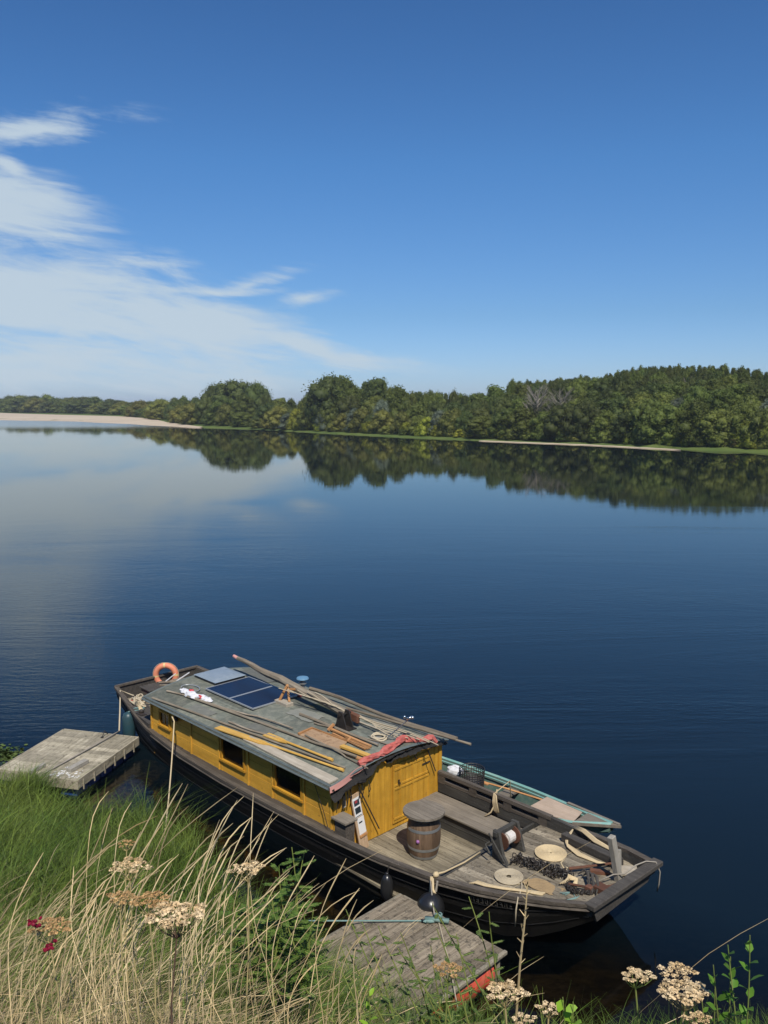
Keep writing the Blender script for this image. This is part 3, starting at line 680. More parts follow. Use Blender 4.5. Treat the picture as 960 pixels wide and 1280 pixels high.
    P = [[(3.98 + .62 * u + .10 * v, -.50 + .34 * v + .04 * u, .815 + .012 * math.sin(9 * u + 5 * v) + random.uniform(0, .006)) for u in np.linspace(0, 1, 12)] for v in np.linspace(0, 1, 8)]
    P = [[(a_ + (.1 * (j % 2) - .05 if i in (0, 11) else 0) * .3, b_, c_) for i, (a_, b_, c_) in enumerate(r)] for j, r in enumerate(P)]
    m.grid(P, .006, .5); solo(m, 'burlap_sack', 'burlap', (4.3, -.3, .81), 'brown burlap sack spread flat beside the chain on the foredeck', 'sack')
    m = MB()
    for k in range(5): m.tube([(4.55 + .03 * k, -.1 + .03 * k, .86), (4.62, .05, .92 + .02 * k), (4.72, .12 + .02 * k, .90), (4.75 + .02 * k, -.02, .86)], .018, 5)
    solo(m, 'rope_knot', 'rope_cream', (4.6, 0, .85), 'small tangle of cream cord between the burlap sack and anchor', 'cord', smooth=True)
    m = MB()
    for k in range(3): m.tube([(4.7 + .05 * k, -.32, .845), (4.85, -.15 + .04 * k, .86), (5.0, -.28 + .05 * k, .85), (4.9, -.4, .84)], .008, 5)
    solo(m, 'thin_line', 'rope_teal', (4.8, -.3, .84), 'thin blue-grey cord curled beside the burlap sack near the bow', 'cord', smooth=True)
    m = MB(); m.poly([(5.02, 1.12, .91), (5.26, 1.30, .93), (5.42, 1.06, .93), (5.2, .85, .91)], .02, .5); solo(m, 'loose_board', 'pale_wood', (5.2, 1.1, .9), 'pale loose square board lying in the bow corner', 'board')
    m = MB(); pts = [(5.05, .35, .93), (5.2, .6, 1.02), (5.35, .7, 1.05), (5.46, .9, 1.18), (5.52, 1.15, 1.18), (5.66, 1.25, 1.18), (5.72, 1.30, 1.0), (5.70, 1.32, .75), (5.67, 1.32, .60)]
    m.tube(pts, .012, 6); solo(m, 'bow_line', 'rope_grey', (5.4, .9, 1.1), 'thin grey line trailing over the bow rail and hanging above the water', 'mooring line', smooth=True)
    m = MB(); m.tube([(2.74, -.10, .74), (2.76, -.6, .735), (2.79, -1.2, .80), (2.80, -1.44, .86)], .017, 6)
    solo(m, 'deck_line', 'rope_cream', (2.77, -.7, .74), 'taut cream rope crossing the foredeck edge to the near gunwale', 'mooring line', smooth=True)
    # rope from gunwale down to near pontoon
    p2 = Bi @ at(544, 1150, .55)
    m = MB(); m.ell((2.83, -1.47, .88), (.06, .06, .05), 8, 6, jit=.2); m.tube([(2.80, -1.55, .86), (2.82, -1.60, .6), (2.80, -1.66, .55)], [.03, .022, .03], 6); m.tube([(2.83, -1.55, .84), (2.9, -1.62, .68), (3.0, -1.66, .62)], [.02, .025, .03], 7)
    solo(m, 'mooring_knot', 'rope_cream', (2.8, -1.5, .86), 'knotted end of cream rope hanging over the near gunwale above the round fender', 'knot', smooth=True)
    m = MB(); m.tube([(2.80, -1.58, .8), ((2.8 + p2.x) / 2, (p2.y - 1.58) / 2, .62), p2], .014, 6); solo(m, 'short_mooring', 'rope_grey', p2, 'grey mooring rope dropping from the gunwale to the weathered raft', 'mooring line', smooth=True)
    # fenders
    f = T('round_fender', (2.97, -1.72, .3), 'large round black fender between the boat and weathered raft', 'fender', 'fenders'); m = MB(); m.ell((2.97, -1.76, .43), (.25, .25, .26), 24, 16); f.part(m, 'ball', 'black_rubber', smooth=True); m = MB(); m.tube([(2.95, -1.60, .66), (2.95, -1.56, .84)], .02, 6); f.part(m, 'lanyard', 'rope_grey')
    f = T('fender', (1.85, -1.72, .3), 'small black oval fender hanging from the gunwale left of the round one', 'fender', 'fenders'); m = MB(); m.ell((1.85, -1.74, .32), (.125, .125, .27), 18, 12); m.lathe([(.03, .56), (.035, .62)], 8, (1.85, -1.74, 0)); f.part(m, 'ball', 'black_rubber', smooth=True); m = MB(); m.tube([(1.85, -1.74, .6), (1.85, -1.68, .74)], .01, 5); f.part(m, 'lanyard', 'black_iron')
    c = Bi @ at(161, 908, .45)
    f = T('fender', (c.x, c.y, .2), 'blue-green cylindrical fender hanging from the stern quarter', 'fender', 'fenders'); m = MB(); m.lathe([(.05, .06), (.15, .12), (.17, .2), (.17, .72), (.13, .82), (.05, .87)], 18, (c.x, c.y, 0)); f.part(m, 'ball', 'blue_rubber', smooth=True); m = MB(); m.tube([(c.x, c.y, .86), (c.x + .2, c.y + .1, 1.0), (c.x + .45, c.y + .25, 1.04)], .02, 6); m.tube([(c.x, c.y, .86), (c.x + .3, c.y + .05, .97), (c.x + .5, c.y + .2, 1.03)], .015, 6); f.part(m, 'lanyard', 'rope_teal')
deckstuff()
def roofstuff():
    random.seed(21)
    # mast resting on its crutch
    def mp(k): a, b = Vector((-7.0, 1.0, 2.34)), Vector((.35, 1.30, 1.99)); return a.lerp(b, k)
    mast = T('lowered_mast', (-3.8, .6, 2.2), 'long thick grey mast pole lying fore and aft above the cabin roof', 'mast')
    a, b = Vector((-6.75, .95, 2.30)), Vector((-1.75, .62, 2.09)); n = 14
    m = MB(); m.mi = 0; m.tube([a.lerp(b, k / n) + Vector((0, 0, .02 * math.sin(k * 1.3))) for k in range(n + 1)], [.055 + .05 * min(1, k / 6) for k in range(n + 1)], 10, jit=.06); mast.part(m, 'pole', 'pole_wood')
    m = MB(); m.tube([a + Vector((-.22, .02, .015)), a], [.045, .056], 9, jit=.1); mast.part(m, 'tip', 'tarp_pink')
    m = MB()
    for k in range(5):
        P = [b + Vector((0, 0, .08)) + Vector((q * (1.5 + .24 * k), .09 * k * q + .07 * math.sin(q * 6 + k), -.16 * q - .02)) for q in np.linspace(-.9, 1, 12)]; m.tube(P, .012, 5)
    mast.part(m, 'rigging_line', 'rope_pale')
    m = MB(); m.bar(b + Vector((-.1, -.02, .02)), b + Vector((.32, -.02, -.02)), .10, .22); mast.part(m, 'heel_block', 'rust', bevel=.03)
    t = T('mast_crutch', (-3.88, .31, 1.86), 'orange timber trestle on a pale block propping the mast near the solar panels', 'trestle')
    m = MB(); m.box(-4.12, -3.62, .2, .42, 1.87, 1.97); t.part(m, 'base', 'pale_wood', bevel=.01); m = MB(); m.bar((-4.0, .28, 1.97), (-3.82, .38, 2.36), .05, .06); m.bar((-3.72, .36, 1.97), (-3.90, .44, 2.36), .05, .06); m.bar((-3.90, .42, 2.24), (-3.86, .8, 2.16), .05, .05); t.part(m, 'strut', 'orange_wood')
    # second far spar bundle along the far eave
    m = MB(); P = [(-4.3 + 4.9 * k, 1.50 + .18 * k + .03 * math.sin(k * 9), 1.90 - .02 * k + .02 * math.sin(k * 7)) for k in np.linspace(0, 1, 14)]; m.tube(P, [.05 - .012 * k / 14 for k in range(14)], 8, jit=.12)
    solo(m, 'spar', 'stick_wood', (-2, 1.6, 1.86), 'long rough spar lying along the far eave of the cabin roof', 'pole')
    m = MB(); m.tube([(.6, 1.66, 1.87), (.98, 1.72, 1.86)], [.022, .03], 7, jit=.15); m.tube([(-2.6, 1.25, 1.88), (.6, 1.66, 1.88)], .03, 7, jit=.1)
    solo(m, 'spar', 'pole_wood', (-1, 1.5, 1.86), 'thin grey spar projecting past the far front corner of the roof', 'pole')
    for a, b, r, w, lab in (((-2.45, .80), (-.2, .86), .02, 'pale_wood', 'thin pale batten lying between the mast heel and lamp rod'),
                            ((-2.95, .08), (-.3, .12), .034, 'pole_wood', 'dark grey pole on the roof middle left of the black stand'),
                            ((-2.3, .0), (-.2, .30), .020, 'stick_wood', 'slim branch running beside the black mast stand'),
                            ((-3.0, 1.05), (-.4, 1.2), .026, 'pole_wood', 'grey pole under the mast close to its heel'),
                            ((-7.0, -1.56), (-.1, -1.02), .028, 'pole_wood', 'long grey pole from the stern corner to the front of the near roof side'),
                            ((-7.0, -1.12), (-2.4, -.55), .024, 'stick_wood', 'knotty brown branch passing below the crumpled white bag'),
                            ((-4.05, -1.22), (-.8, -.93), .022, 'stick_wood', 'pale peeled branch lying against the yellow oar blades'),
                            ((-6.2, -1.02), (-.2, -.62), .034, 'pole_wood', 'long dark pole beside the plywood panel'),
                            ((-1.9, -.62), (.3, -.75), .02, 'pole_wood', 'short grey stick poking over the red tarpaulin')):
        P = []; 
        for k in np.linspace(0, 1, 16):
            s_, t_ = a[0] + (b[0] - a[0]) * k, a[1] + (b[1] - a[1]) * k + .025 * math.sin(k * 11 + a[0]) * (w == 'stick_wood') + .008 * math.sin(k * 5)
            P.append((s_, t_, zr(s_, t_) + r + .012 + (.03 if t_ > -.7 and t_ < -.5 else 0)))
        m = MB(); m.tube(P, [r * (1.1 - .35 * k / 16) for k in range(16)], 7, jit=.12 if w == 'stick_wood' else .05)
        solo(m, 'branch' if w == 'stick_wood' else 'pole', w, P[8], lab, 'branch' if w == 'stick_wood' else 'pole')
    # oars
    def oar(a, e, bl, lab, flip=1):
        a, e = Vector((a[0], a[1], zr(*a) + .045)), Vector((e[0], e[1], zr(*e) + .05)); d = (e - a).normalized(); o = T('oar', a, lab, 'oar', 'oars on the cabin roof'); q = a + d * bl; sd = Vector((-d.y, d.x, 0))
        m = MB(); w0, w1 = .10, .085
        m.poly([a + sd * w0, a - sd * w0, q - sd * w1, q + d * .25 - sd * .03, q + d * .25 + sd * .03, q + sd * w1][::-1], .025, .5); o.part(m, 'blade', 'oar_yellow')
        m = MB(); m.tube([a + d * (bl * .7), q, q + d * .3, e - d * .16], [.015, .024, .027, .027], 8, tint=.5); m.tube([e - d * .16, e - d * .1, e], [.03, .04, .035], 8, tint=.6); o.part(m, 'shaft', 'oar_yellow')
    wood('oar_yellow', (.60, .34, .07), (.74, .46, .12), 0, rough=.45, tint=.08, grain=10)
    oar((-4.08, -1.50), (-.05, -1.12), 1.55, 'yellow varnished oar nearest the roof edge beside the grey plank')
    oar((-2.75, -1.08), (-.55, -.98), .5, 'shorter yellow oar lying just inside the one at the roof edge')
    m = MB(); M2 = Matrix.Identity(4)
    m.poly([(-3.05, -1.50, zr(0, -1.50) + .04), (.02, -1.58, zr(0, -1.58) + .04), (.06, -1.36, zr(0, -1.36) + .04), (-3.0, -1.32, zr(0, -1.32) + .04)], .028, .5)
    solo(m, 'plank', 'pale_wood', (-1.5, -1.5, 1.72), 'pale weathered plank along the near roof edge', 'plank')
    m = MB(); m.mi = 0; z = 1.90; m.poly([(-2.05, -.66, z - .02), (-.80, -.56, z - .01), (-.95, -.20, z + .01), (-2.10, -.24, z)], .02, .5); m.mi = 1; m.bar((-2.08, -.67, z), (-2.12, -.23, z + .01), .05, .04); m.bar((-2.1, -.24, z + .01), (-.95, -.20, z + .02), .02, .04)
    solo(m, 'plywood_board', ['ply_wood', 'orange_wood'], (-1.5, -.4, z - .04), 'brown plywood panel with a pale end strip on the roof middle', 'panel')
    m = MB(); m.bar((-1.72, -.02, 1.94), (-.35, -.06, 1.94), .07, .035); m.bar((-1.5, -.15, 1.93), (-.35, -.22, 1.93), .05, .03); m.bar((-1.72, -.10, 1.93), (-1.68, .05, 2.05), .05, .05); m.bar((-1.0, -.05, 1.95), (-.9, -.22, 1.95), .05, .03)
    for k in range(3): m.bar((-1.1, -.12 - .04 * k, 1.935), (-.3, -.12 - .035 * k, 1.935), .015, .02)
    solo(m, 'wooden_frame', 'orange_wood', (-1, -.1, 1.92), 'orange timber frame offcut beside the plywood panel', 'timber frame')
    m = MB(); m.bar((-.85, -.46, 1.92), (.0, -.40, 1.92), .12, .045); solo(m, 'timber', 'oar_yellow', (-.4, -.43, 1.9), 'short bright yellow timber near the red tarpaulin', 'timber')
    m = MB(); m.bar((-.75, -.62, 1.88), (.0, -.56, 1.88), .10, .03); solo(m, 'timber', 'orange_wood', (-.4, -.6, 1.86), 'short orange board edge beside the bright yellow timber', 'timber')
    s = T('mast_step', (-1.66, .33, 1.88), 'black metal mast stand with two upright cheeks on the roof', 'mast stand')
    for t0 in (.24, .44):
        m = MB(); m.hexa([(-1.86, t0, 1.88), (-1.46, t0, 1.88), (-1.46, t0 + .03, 1.88), (-1.86, t0 + .03, 1.88), (-1.74, t0, 2.28), (-1.62, t0, 2.28), (-1.62, t0 + .03, 2.28), (-1.74, t0 + .03, 2.28)]); s.part(m, 'cheek', 'black_iron')
    m = MB(); m.box(-1.92, -1.40, .20, .50, 1.885, 1.91); m.tube([(-1.68, .2, 2.2), (-1.68, .56, 2.2)], .025, 8); s.part(m, 'base_plate', 'black_iron')
    l = T('lamp_rod', (-.49, .5, 1.9), 'thin grey rod with chrome lamp head leaning up from a rope ring on the roof', 'lamp rod')
    m = MB(); m.tube([(-.45, .50, 1.92), (.14, .60, 2.50)], .014, 6); l.part(m, 'rod', 'steel_hoop'); m = MB(); m.tube([(.10, .58, 2.50), (.2, .64, 2.56)], .03, 8); m.ell((.20, .66, 2.55), (.05, .035, .035)); m.ell((.08, .55, 2.55), (.03, .03, .04)); l.part(m, 'lamp_head', 'chrome', smooth=True)
    m = MB(); m.tube([(-.62 + .20 * math.cos(a), .46 + .17 * math.sin(a), 1.93 + .02 * math.sin(3 * a)) for a in np.linspace(0, 6.28, 20)[:-1]], .022, 6, closed=True); m.tube([(-.62 + .14 * math.cos(a), .46 + .11 * math.sin(a), 1.94) for a in np.linspace(0, 6.28, 20)[:-1]], .02, 6, closed=True); solo(m, 'rope_ring', 'rope_pale', (-.6, .46, 1.9), 'small ring of pale rope round the foot of the lamp rod', 'rope ring', smooth=True)
    m = MB(); m.box(-.72, -.42, .20, .52, 1.885, 1.905); solo(m, 'metal_plate', 'steel_hoop', (-.57, .36, 1.9), 'flat grey metal plate in front of the rope ring', 'plate')
    # rolled red tarpaulin on the front edge
    random.seed(4); tt = T('rolled_tarpaulin', (.12, 0, 1.8), 'faded red tarpaulin rolled along the front edge of the cabin roof', 'tarpaulin')
    m = MB(); P = []; rr = []
    for k in np.linspace(0, 1, 30):
        t = -.78 + 2.2 * k; P.append((.05 + .05 * math.sin(k * 9) - .18 * math.exp(-((t - .75) / .25) ** 2), t, zr(0, t) + .06 + .02 * math.sin(k * 13))); rr.append(.085 - .03 * abs(2 * k - 1) + .015 * math.sin(k * 21))
    P.append((.16, 1.5, 1.72)); rr.append(.04); m.tube(P, rr, 14, jit=.26); tt.part(m, 'roll', 'tarp_red')
    m = MB(); P = [[(.14 + .03 * math.sin(6 * u) + .02 * v, -1.66 + 1.0 * u, zr(0, -1.66 + u) + .03 + .05 * v * u - (.18 + .12 * u) * v * (v > .3)) for u in np.linspace(0, 1, 14)] for v in np.linspace(-.35, .6, 6)]; m.grid(P, .01, .5); tt.part(m, 'loose_flap', 'tarp_pink')
    # white bag + cord
    m = MB(); m.mi = 0; random.seed(2)
    for k in range(9):
        q = k / 8; m.ell((-6.45 + .95 * q, -.98 + .12 * q + random.uniform(-.04, .04), zr(0, -.9) + .05 + random.uniform(0, .03)), (.15, .10, .065), 9, 6, jit=.25)
    m.mi = 1; m.ell((-6.3, -.82, 1.90), (.10, .06, .04), 8, 5, jit=.25); m.ell((-5.72, -.93, 1.91), (.08, .04, .05), 8, 5, jit=.25)
    solo(m, 'crumpled_bag', ['white_cloth', 'red_cloth'], (-6, -.9, 1.8), 'crumpled white bag with red print on the roof near the stern', 'bag')
    m = MB(); m.tube([(-6.55 + .32 * math.cos(a), -.70 + .20 * math.sin(a), 1.89) for a in np.linspace(-.6, 3.9, 24)], .012, 5); solo(m, 'cable_loop', 'alu', (-6.5, -.7, 1.87), 'thin white cable loop beside the crumpled bag', 'cable', smooth=True)
roofstuff()
def sternstuff():
    # lifebuoy standing upright against the engine box
    c = Bi @ at(203, 845, 1.30)
    cx, cy = -9.75, .42
    e = T('life_ring', (cx, cy, 1.1), 'faded orange life ring with yellowish bands standing at the stern', 'life ring')
    d = Vector((.70, .70, 0)).normalized(); cc = Vector((cx, cy, 1.24)); up = Vector((-.0, .0, 1))
    mats = ['buoy_orange', 'buoy_band']
    m = MB(); n = 40; seg = 12
    for i in range(n):
        a0, a1 = 2 * math.pi * i / n, 2 * math.pi * (i + 1) / n; m.mi = 1 if i % 10 in (0,) else 0; rg = []
        for a in (a0, a1):
            rd = d * math.cos(a) + up * math.sin(a); nn = d.cross(up)
            for k in range(seg):
                b = 2 * math.pi * k / seg; rg.append(cc + rd * (.30 + .085 * math.cos(b)) + nn * (.085 * math.sin(b)))
        m.add(rg, [(k, (k + 1) % seg, seg + (k + 1) % seg, seg + k) for k in range(seg)], .5)
    e.part(m, 'ring', mats, smooth=True)
    m = MB(); P = []
    for a in np.linspace(0, 2 * math.pi, 33)[:-1]:
        r = .385 + (.018 * abs(math.sin(a * 2))); P.append(cc + d * math.cos(a) * r + up * math.sin(a) * r)
    m.tube(P, .007, 5, closed=True); e.part(m, 'grab_line', 'rope_pale')
    t = T('engine_box', (-9.45, .1, .78), 'low dark weathered wooden box in front of the life ring', 'box')
    m = MB(); m.box(-9.72, -9.22, -.42, .50, .78, 1.06, .5); t.part(m, 'body', 'rail_wood', bevel=.01); m = MB(); m.box(-9.76, -9.18, -.46, .1, 1.062, 1.10, .7); m.box(-9.76, -9.18, .11, .54, 1.062, 1.10, .3); t.part(m, 'lid', 'hull_grey', bevel=.01)
    m = MB(); random.seed(6)
    for k in range(8): m.bar((-9.7 + random.uniform(0, .4), .0 + .09 * k, 1.12 + .01 * k), (-9.3 + random.uniform(0, .3), .25 + .09 * k, 1.15 + .02 * (k % 3)), .03, .03)
    solo(m, 'scrap_pile', 'stick_wood', (-9.4, .3, 1.1), 'scraps of sticks and tools piled on the stern box', 'scrap')
    m = MB(); m.bar((-9.30, .45, 1.13), (-9.05, .80, 1.40), .05, .02); m.bar((-9.5, .25, 1.14), (-9.3, .48, 1.38), .04, .02); solo(m, 'white_batten', 'white_cloth', (-9.2, .6, 1.12), 'white slanted battens leaning by the life ring', 'batten')
    t = T('jerrycan', (-8.95, .62, .78), 'grey-blue plastic can with a red mark beside the stern box', 'can'); m = MB(); m.mi = 0; m.box(-9.08, -8.84, .46, .74, .78, 1.10); m.mi = 1; m.box(-8.838, -8.834, .48, .56, .86, 1.02); t.part(m, 'body', ['hatch_cover', 'red_cloth'], bevel=.02); m = MB(); m.lathe([(.04, 1.10), (.04, 1.14)], 10, (-8.96, .6, 0)); t.part(m, 'cap', 'black_iron')
    t = T('stern_bollard', (-8.6, 1.28, .78), 'dark wooden mooring bitts with a crossbar near the hatch', 'bollard'); m = MB(); m.box(-8.72, -8.6, 1.18, 1.3, .78, 1.35); m.box(-8.5, -8.38, 1.3, 1.42, .78, 1.38); m.bar((-8.9, 1.16, 1.2), (-8.2, 1.44, 1.2), .07, .09); t.part(m, 'post', 'rail_wood', bevel=.01); m = MB(); m.tube([(-8.75, 1.1, 1.3), (-8.3, 1.46, 1.34)], .025, 6); t.part(m, 'iron_bar', 'black_iron')
    m = MB(); m.bar((-9.0, 1.15, .84), (-8.5, 1.32, .86), .16, .06); solo(m, 'red_rag', 'tarp_red', (-9, 1.2, .8), 'faded red cloth lying between the life ring and the bitts', 'cloth'); m = MB(); m.bar((-9.7, -.75, .80), (-9.3, -.52, .82), .12, .06); solo(m, 'red_rag', 'tarp_red', (-9.5, -.6, .8), 'faded red cloth beside the rope pile in the stern corner', 'cloth')
    m = MB(); random.seed(14); 
    for k in range(16):
        a = random.uniform(0, 6); x, y = -8.95 + random.uniform(-.35, .35), -.95 + random.uniform(-.15, .15)
        m.tube([(x + .16 * math.cos(a + u) + u * .05, y + .10 * math.sin(a + u), .99 + .03 * math.sin(u * 3) + random.uniform(0, .08)) for u in np.linspace(0, 4, 8)], .02, 6)
    m.tube([(-9.3, -.9, 1.0), (-9.0, -.7, .98), (-8.6, -.55, .9), (-8.1, -.7, .96), (-7.7, -.95, .98)], .03, 7)
    solo(m, 'rope_pile', 'rope_pale', (-9, -.9, .95), 'untidy pile of pale rope on the near stern quarter', 'rope', smooth=True)
    m = MB(); 
    for k in range(6): m.tube([(-8.75 + .03 * k, -1.15, 1.02 + .02 * k), (-8.4 + .03 * k, -1.22, 1.03 + .02 * (k % 2)), (-8.1, -1.32 + .015 * k, .99)], .022, 6)
    solo(m, 'rope_hank', 'rope_cream', (-8.4, -1.2, 1.0), 'cream hank of rope lying on the near stern rail', 'rope hank', smooth=True)
    m = MB(); random.seed(15)
    for k in range(5):
        x, y = -7.75 + random.uniform(-.12, .12), -.95 + random.uniform(-.12, .12); m.tube([(x + .09 * math.cos(u), y + .07 * math.sin(u), .99 + .02 * k) for u in np.linspace(0, 5, 9)], .022, 6)
    solo(m, 'rope_bundle', 'rope_pale', (-7.75, -.95, .96), 'small knotted bundle of pale rope beside the cabin stern corner', 'rope', smooth=True)
    m = MB(); m.ell((-8.1, -1.3, 1.0), (.07, .07, .06), 10, 6); m.box(-8.2, -7.9, -1.42, -1.25, .95, .97); solo(m, 'deck_block', 'black_iron', (-8.1, -1.3, .95), 'small black pulley block on the near stern rail', 'pulley')
    # stern mooring line to left pontoon
    a = Vector((-9.62, -1.12, 1.17)); b = Bi @ at(149, 914, .50); c2 = Bi @ at(55, 967, .47)
    m = MB(); m.tube([a + Vector((.4, .2, -.1)), a, a.lerp(b, .5) + Vector((0, 0, -.06)), b], .022, 6); solo(m, 'stern_mooring', 'rope_pale', a, 'pale mooring rope from the stern down to the left pontoon', 'mooring line', smooth=True)
    m = MB(); P = [b + Vector((0, 0, .0))] + [b.lerp(c2, k) + Vector((0, .06 * math.sin(3 * k), .01)) for k in np.linspace(.15, 1, 8)]; m.tube(P, .02, 6); solo(m, 'pontoon_rope', 'rope_grey', b, 'dark rope lying across the planks of the left pontoon', 'rope', smooth=True)
    # long pale shore line from cabin cleat to bank
    _p = next(atd(207, 1035, k_) for k_ in np.arange(6, 30, .1) if atd(207, 1035, k_).z < float(terrain(atd(207, 1035, k_).x, atd(207, 1035, k_).y)) + .0) if False else at(205, 1050, .55); g = Bi @ _p; a = Vector((-5.80, -1.66, 1.5)); m = MB(); m.tube([(-6.0, -1.6, 1.5), (-5.84, -1.67, 1.54), (-5.74, -1.68, 1.46)] + [Vector((-5.74, -1.68, 1.46)).lerp(g, k) + Vector((0, 0, -.9 * k * (1 - k))) for k in np.linspace(.1, 1, 10)], .017, 6)
    solo(m, 'shore_line', 'rope_cream', a, 'cream mooring rope running from the cabin wall cleat to the grassy bank', 'mooring line', smooth=True)
sternstuff()
# ------------------------------------------------------------------ green dinghy beyond the boat
def dinghy():
    d = T('green_dinghy', (1.2, 2.75, 0), 'narrow green-edged wooden dinghy moored on the far side of the big boat', 'boat')
    S = [-2.2, -1.5, -.5, .5, 1.5, 2.4, 3.1, 3.75]; nt = [2.42, 2.32, 2.22, 2.18, 2.22, 2.36, 2.58, 2.98]; ft = [3.05, 3.2, 3.32, 3.38, 3.36, 3.28, 3.15, 3.04]; z = [.45, .43, .41, .41, .43, .46, .50, .56]; cz = [-.05, -.1, -.12, -.12, -.1, -.05, .1, .4]
    m = MB(); th = .03
    for i in range(7):
        q = []
        for k in (i, i + 1): q.append([(S[k], nt[k], z[k]), (S[k], nt[k] + .12, cz[k]), (S[k], ft[k] - .12, cz[k]), (S[k], ft[k], z[k])])
        for o in (0, th):
            a = [Vector(p) + Vector((0, o if j < 2 else -o, o if j in (1, 2) else 0)) for j, p in enumerate(q[0])]; b = [Vector(p) + Vector((0, o if j < 2 else -o, o if j in (1, 2) else 0)) for j, p in enumerate(q[1])]
            m.add(a + b, [(0, 1, 5, 4), (1, 2, 6, 5), (2, 3, 7, 6)], .5)
    m.box(-2.22, -2.18, 2.42, 3.05, -.05, .45); h = d.part(m, 'hull', 'boat_green')
    m = MB(); m.tube([(S[k], nt[k], z[k] + .01) for k in range(8)], .035, 4); m.tube([(S[k], ft[k], z[k] + .01) for k in range(8)], .035, 4); m.tube([(S[k], ft[k] - .10, z[k] - .02) for k in range(7)], .015, 4); d.part(m, 'gunwale', 'boat_trim')
    m = MB(); m.poly([(3.1, 2.52, .53), (3.95, 3.06, .58), (3.1, 3.20, .53)][::1], .06, .5); m.bar((2.5, 3.27, .50), (3.9, 3.06, .58), .07, .04); d.part(m, 'foredeck', 'bench_wood')
    m = MB()
    for s in (-1.4, .9): m = MB(); m.box(s, s + .28, 2.24, 3.3, .30, .34); d.part(m, 'thwart', 'bench_wood')
    m = MB(); m.poly([(2.0, 2.36, .50), (3.08, 2.60, .52), (2.98, 3.10, .52), (2.0, 3.20, .50)], .02, .5); solo(m, 'plywood_sheet', 'pale_ply', (2.5, 2.8, .5), 'pale pinkish plywood sheet laid over the bow of the dinghy', 'plywood sheet')
    m = MB(); m.tube([(.3, 2.85, .44), (1.1, 2.95, .46), (2.0, 3.05, .47)], .022, 7); m.box(.15, .6, 2.80, 2.90, .43, .455); solo(m, 'paddle', 'orange_wood', (1, 2.9, .44), 'short wooden paddle lying inside the dinghy', 'paddle')
    b = T('wire_basket', (.28, 2.62, .15), 'round black wire mesh basket standing in the dinghy', 'basket'); m = MB()
    for k in range(30):
        a = 2 * math.pi * k / 30; m.tube([(.28 + .27 * math.cos(a), 2.62 + .27 * math.sin(a), .15), (.28 + .30 * math.cos(a), 2.62 + .30 * math.sin(a), .80)], .010, 4)
    for z_ in np.linspace(.17, .80, 12): m.tube([(.28 + (.27 + .03 * (z_ - .15) / .65) * math.cos(a), 2.62 + (.27 + .03 * (z_ - .15) / .65) * math.sin(a), z_) for a in np.linspace(0, 6.283, 25)[:-1]], .009, 4, closed=True)
    m.lathe([(.26, .15), (.27, .5)], 20, (.28, 2.62, 0)); b.part(m, 'mesh', 'black_iron')
    m = MB(); m.ell((-.35, 2.75, .5), (.25, .16, .12), 10, 6, jit=.15); solo(m, 'white_bundle', 'white_cloth', (-.35, 2.75, .4), 'white cloth bundle in the dinghy beside the wire basket', 'bundle')
    m = MB(); random.seed(31)
    for k in range(6): m.tube([(1.72 + .02 * k, 1.62 - .012 * k, 1.02), (1.74 + .02 * k, 1.56, .86), (1.76 + .025 * k, 1.58, .66), (1.80, 1.60, .62)], .018, 5)
    m.tube([(1.70, 1.75, 1.05), (1.78, 1.58, .80), (1.70, 1.55, .60), (1.62, 1.45, .52)], .018, 5); m.tube([(1.72, 1.62, 1.0), (1.7, 2.2, 1.1), (1.68, 2.3, .46)], .012, 5)
    solo(m, 'rope_hank', 'rope_cream', (1.74, 1.6, .9), 'cream rope hank hung over the slotted backrest on the far side', 'rope hank', smooth=True)
wood('pale_ply', (.44, .33, .24), (.54, .42, .32), 0, tint=.05, grain=8)
dinghy()
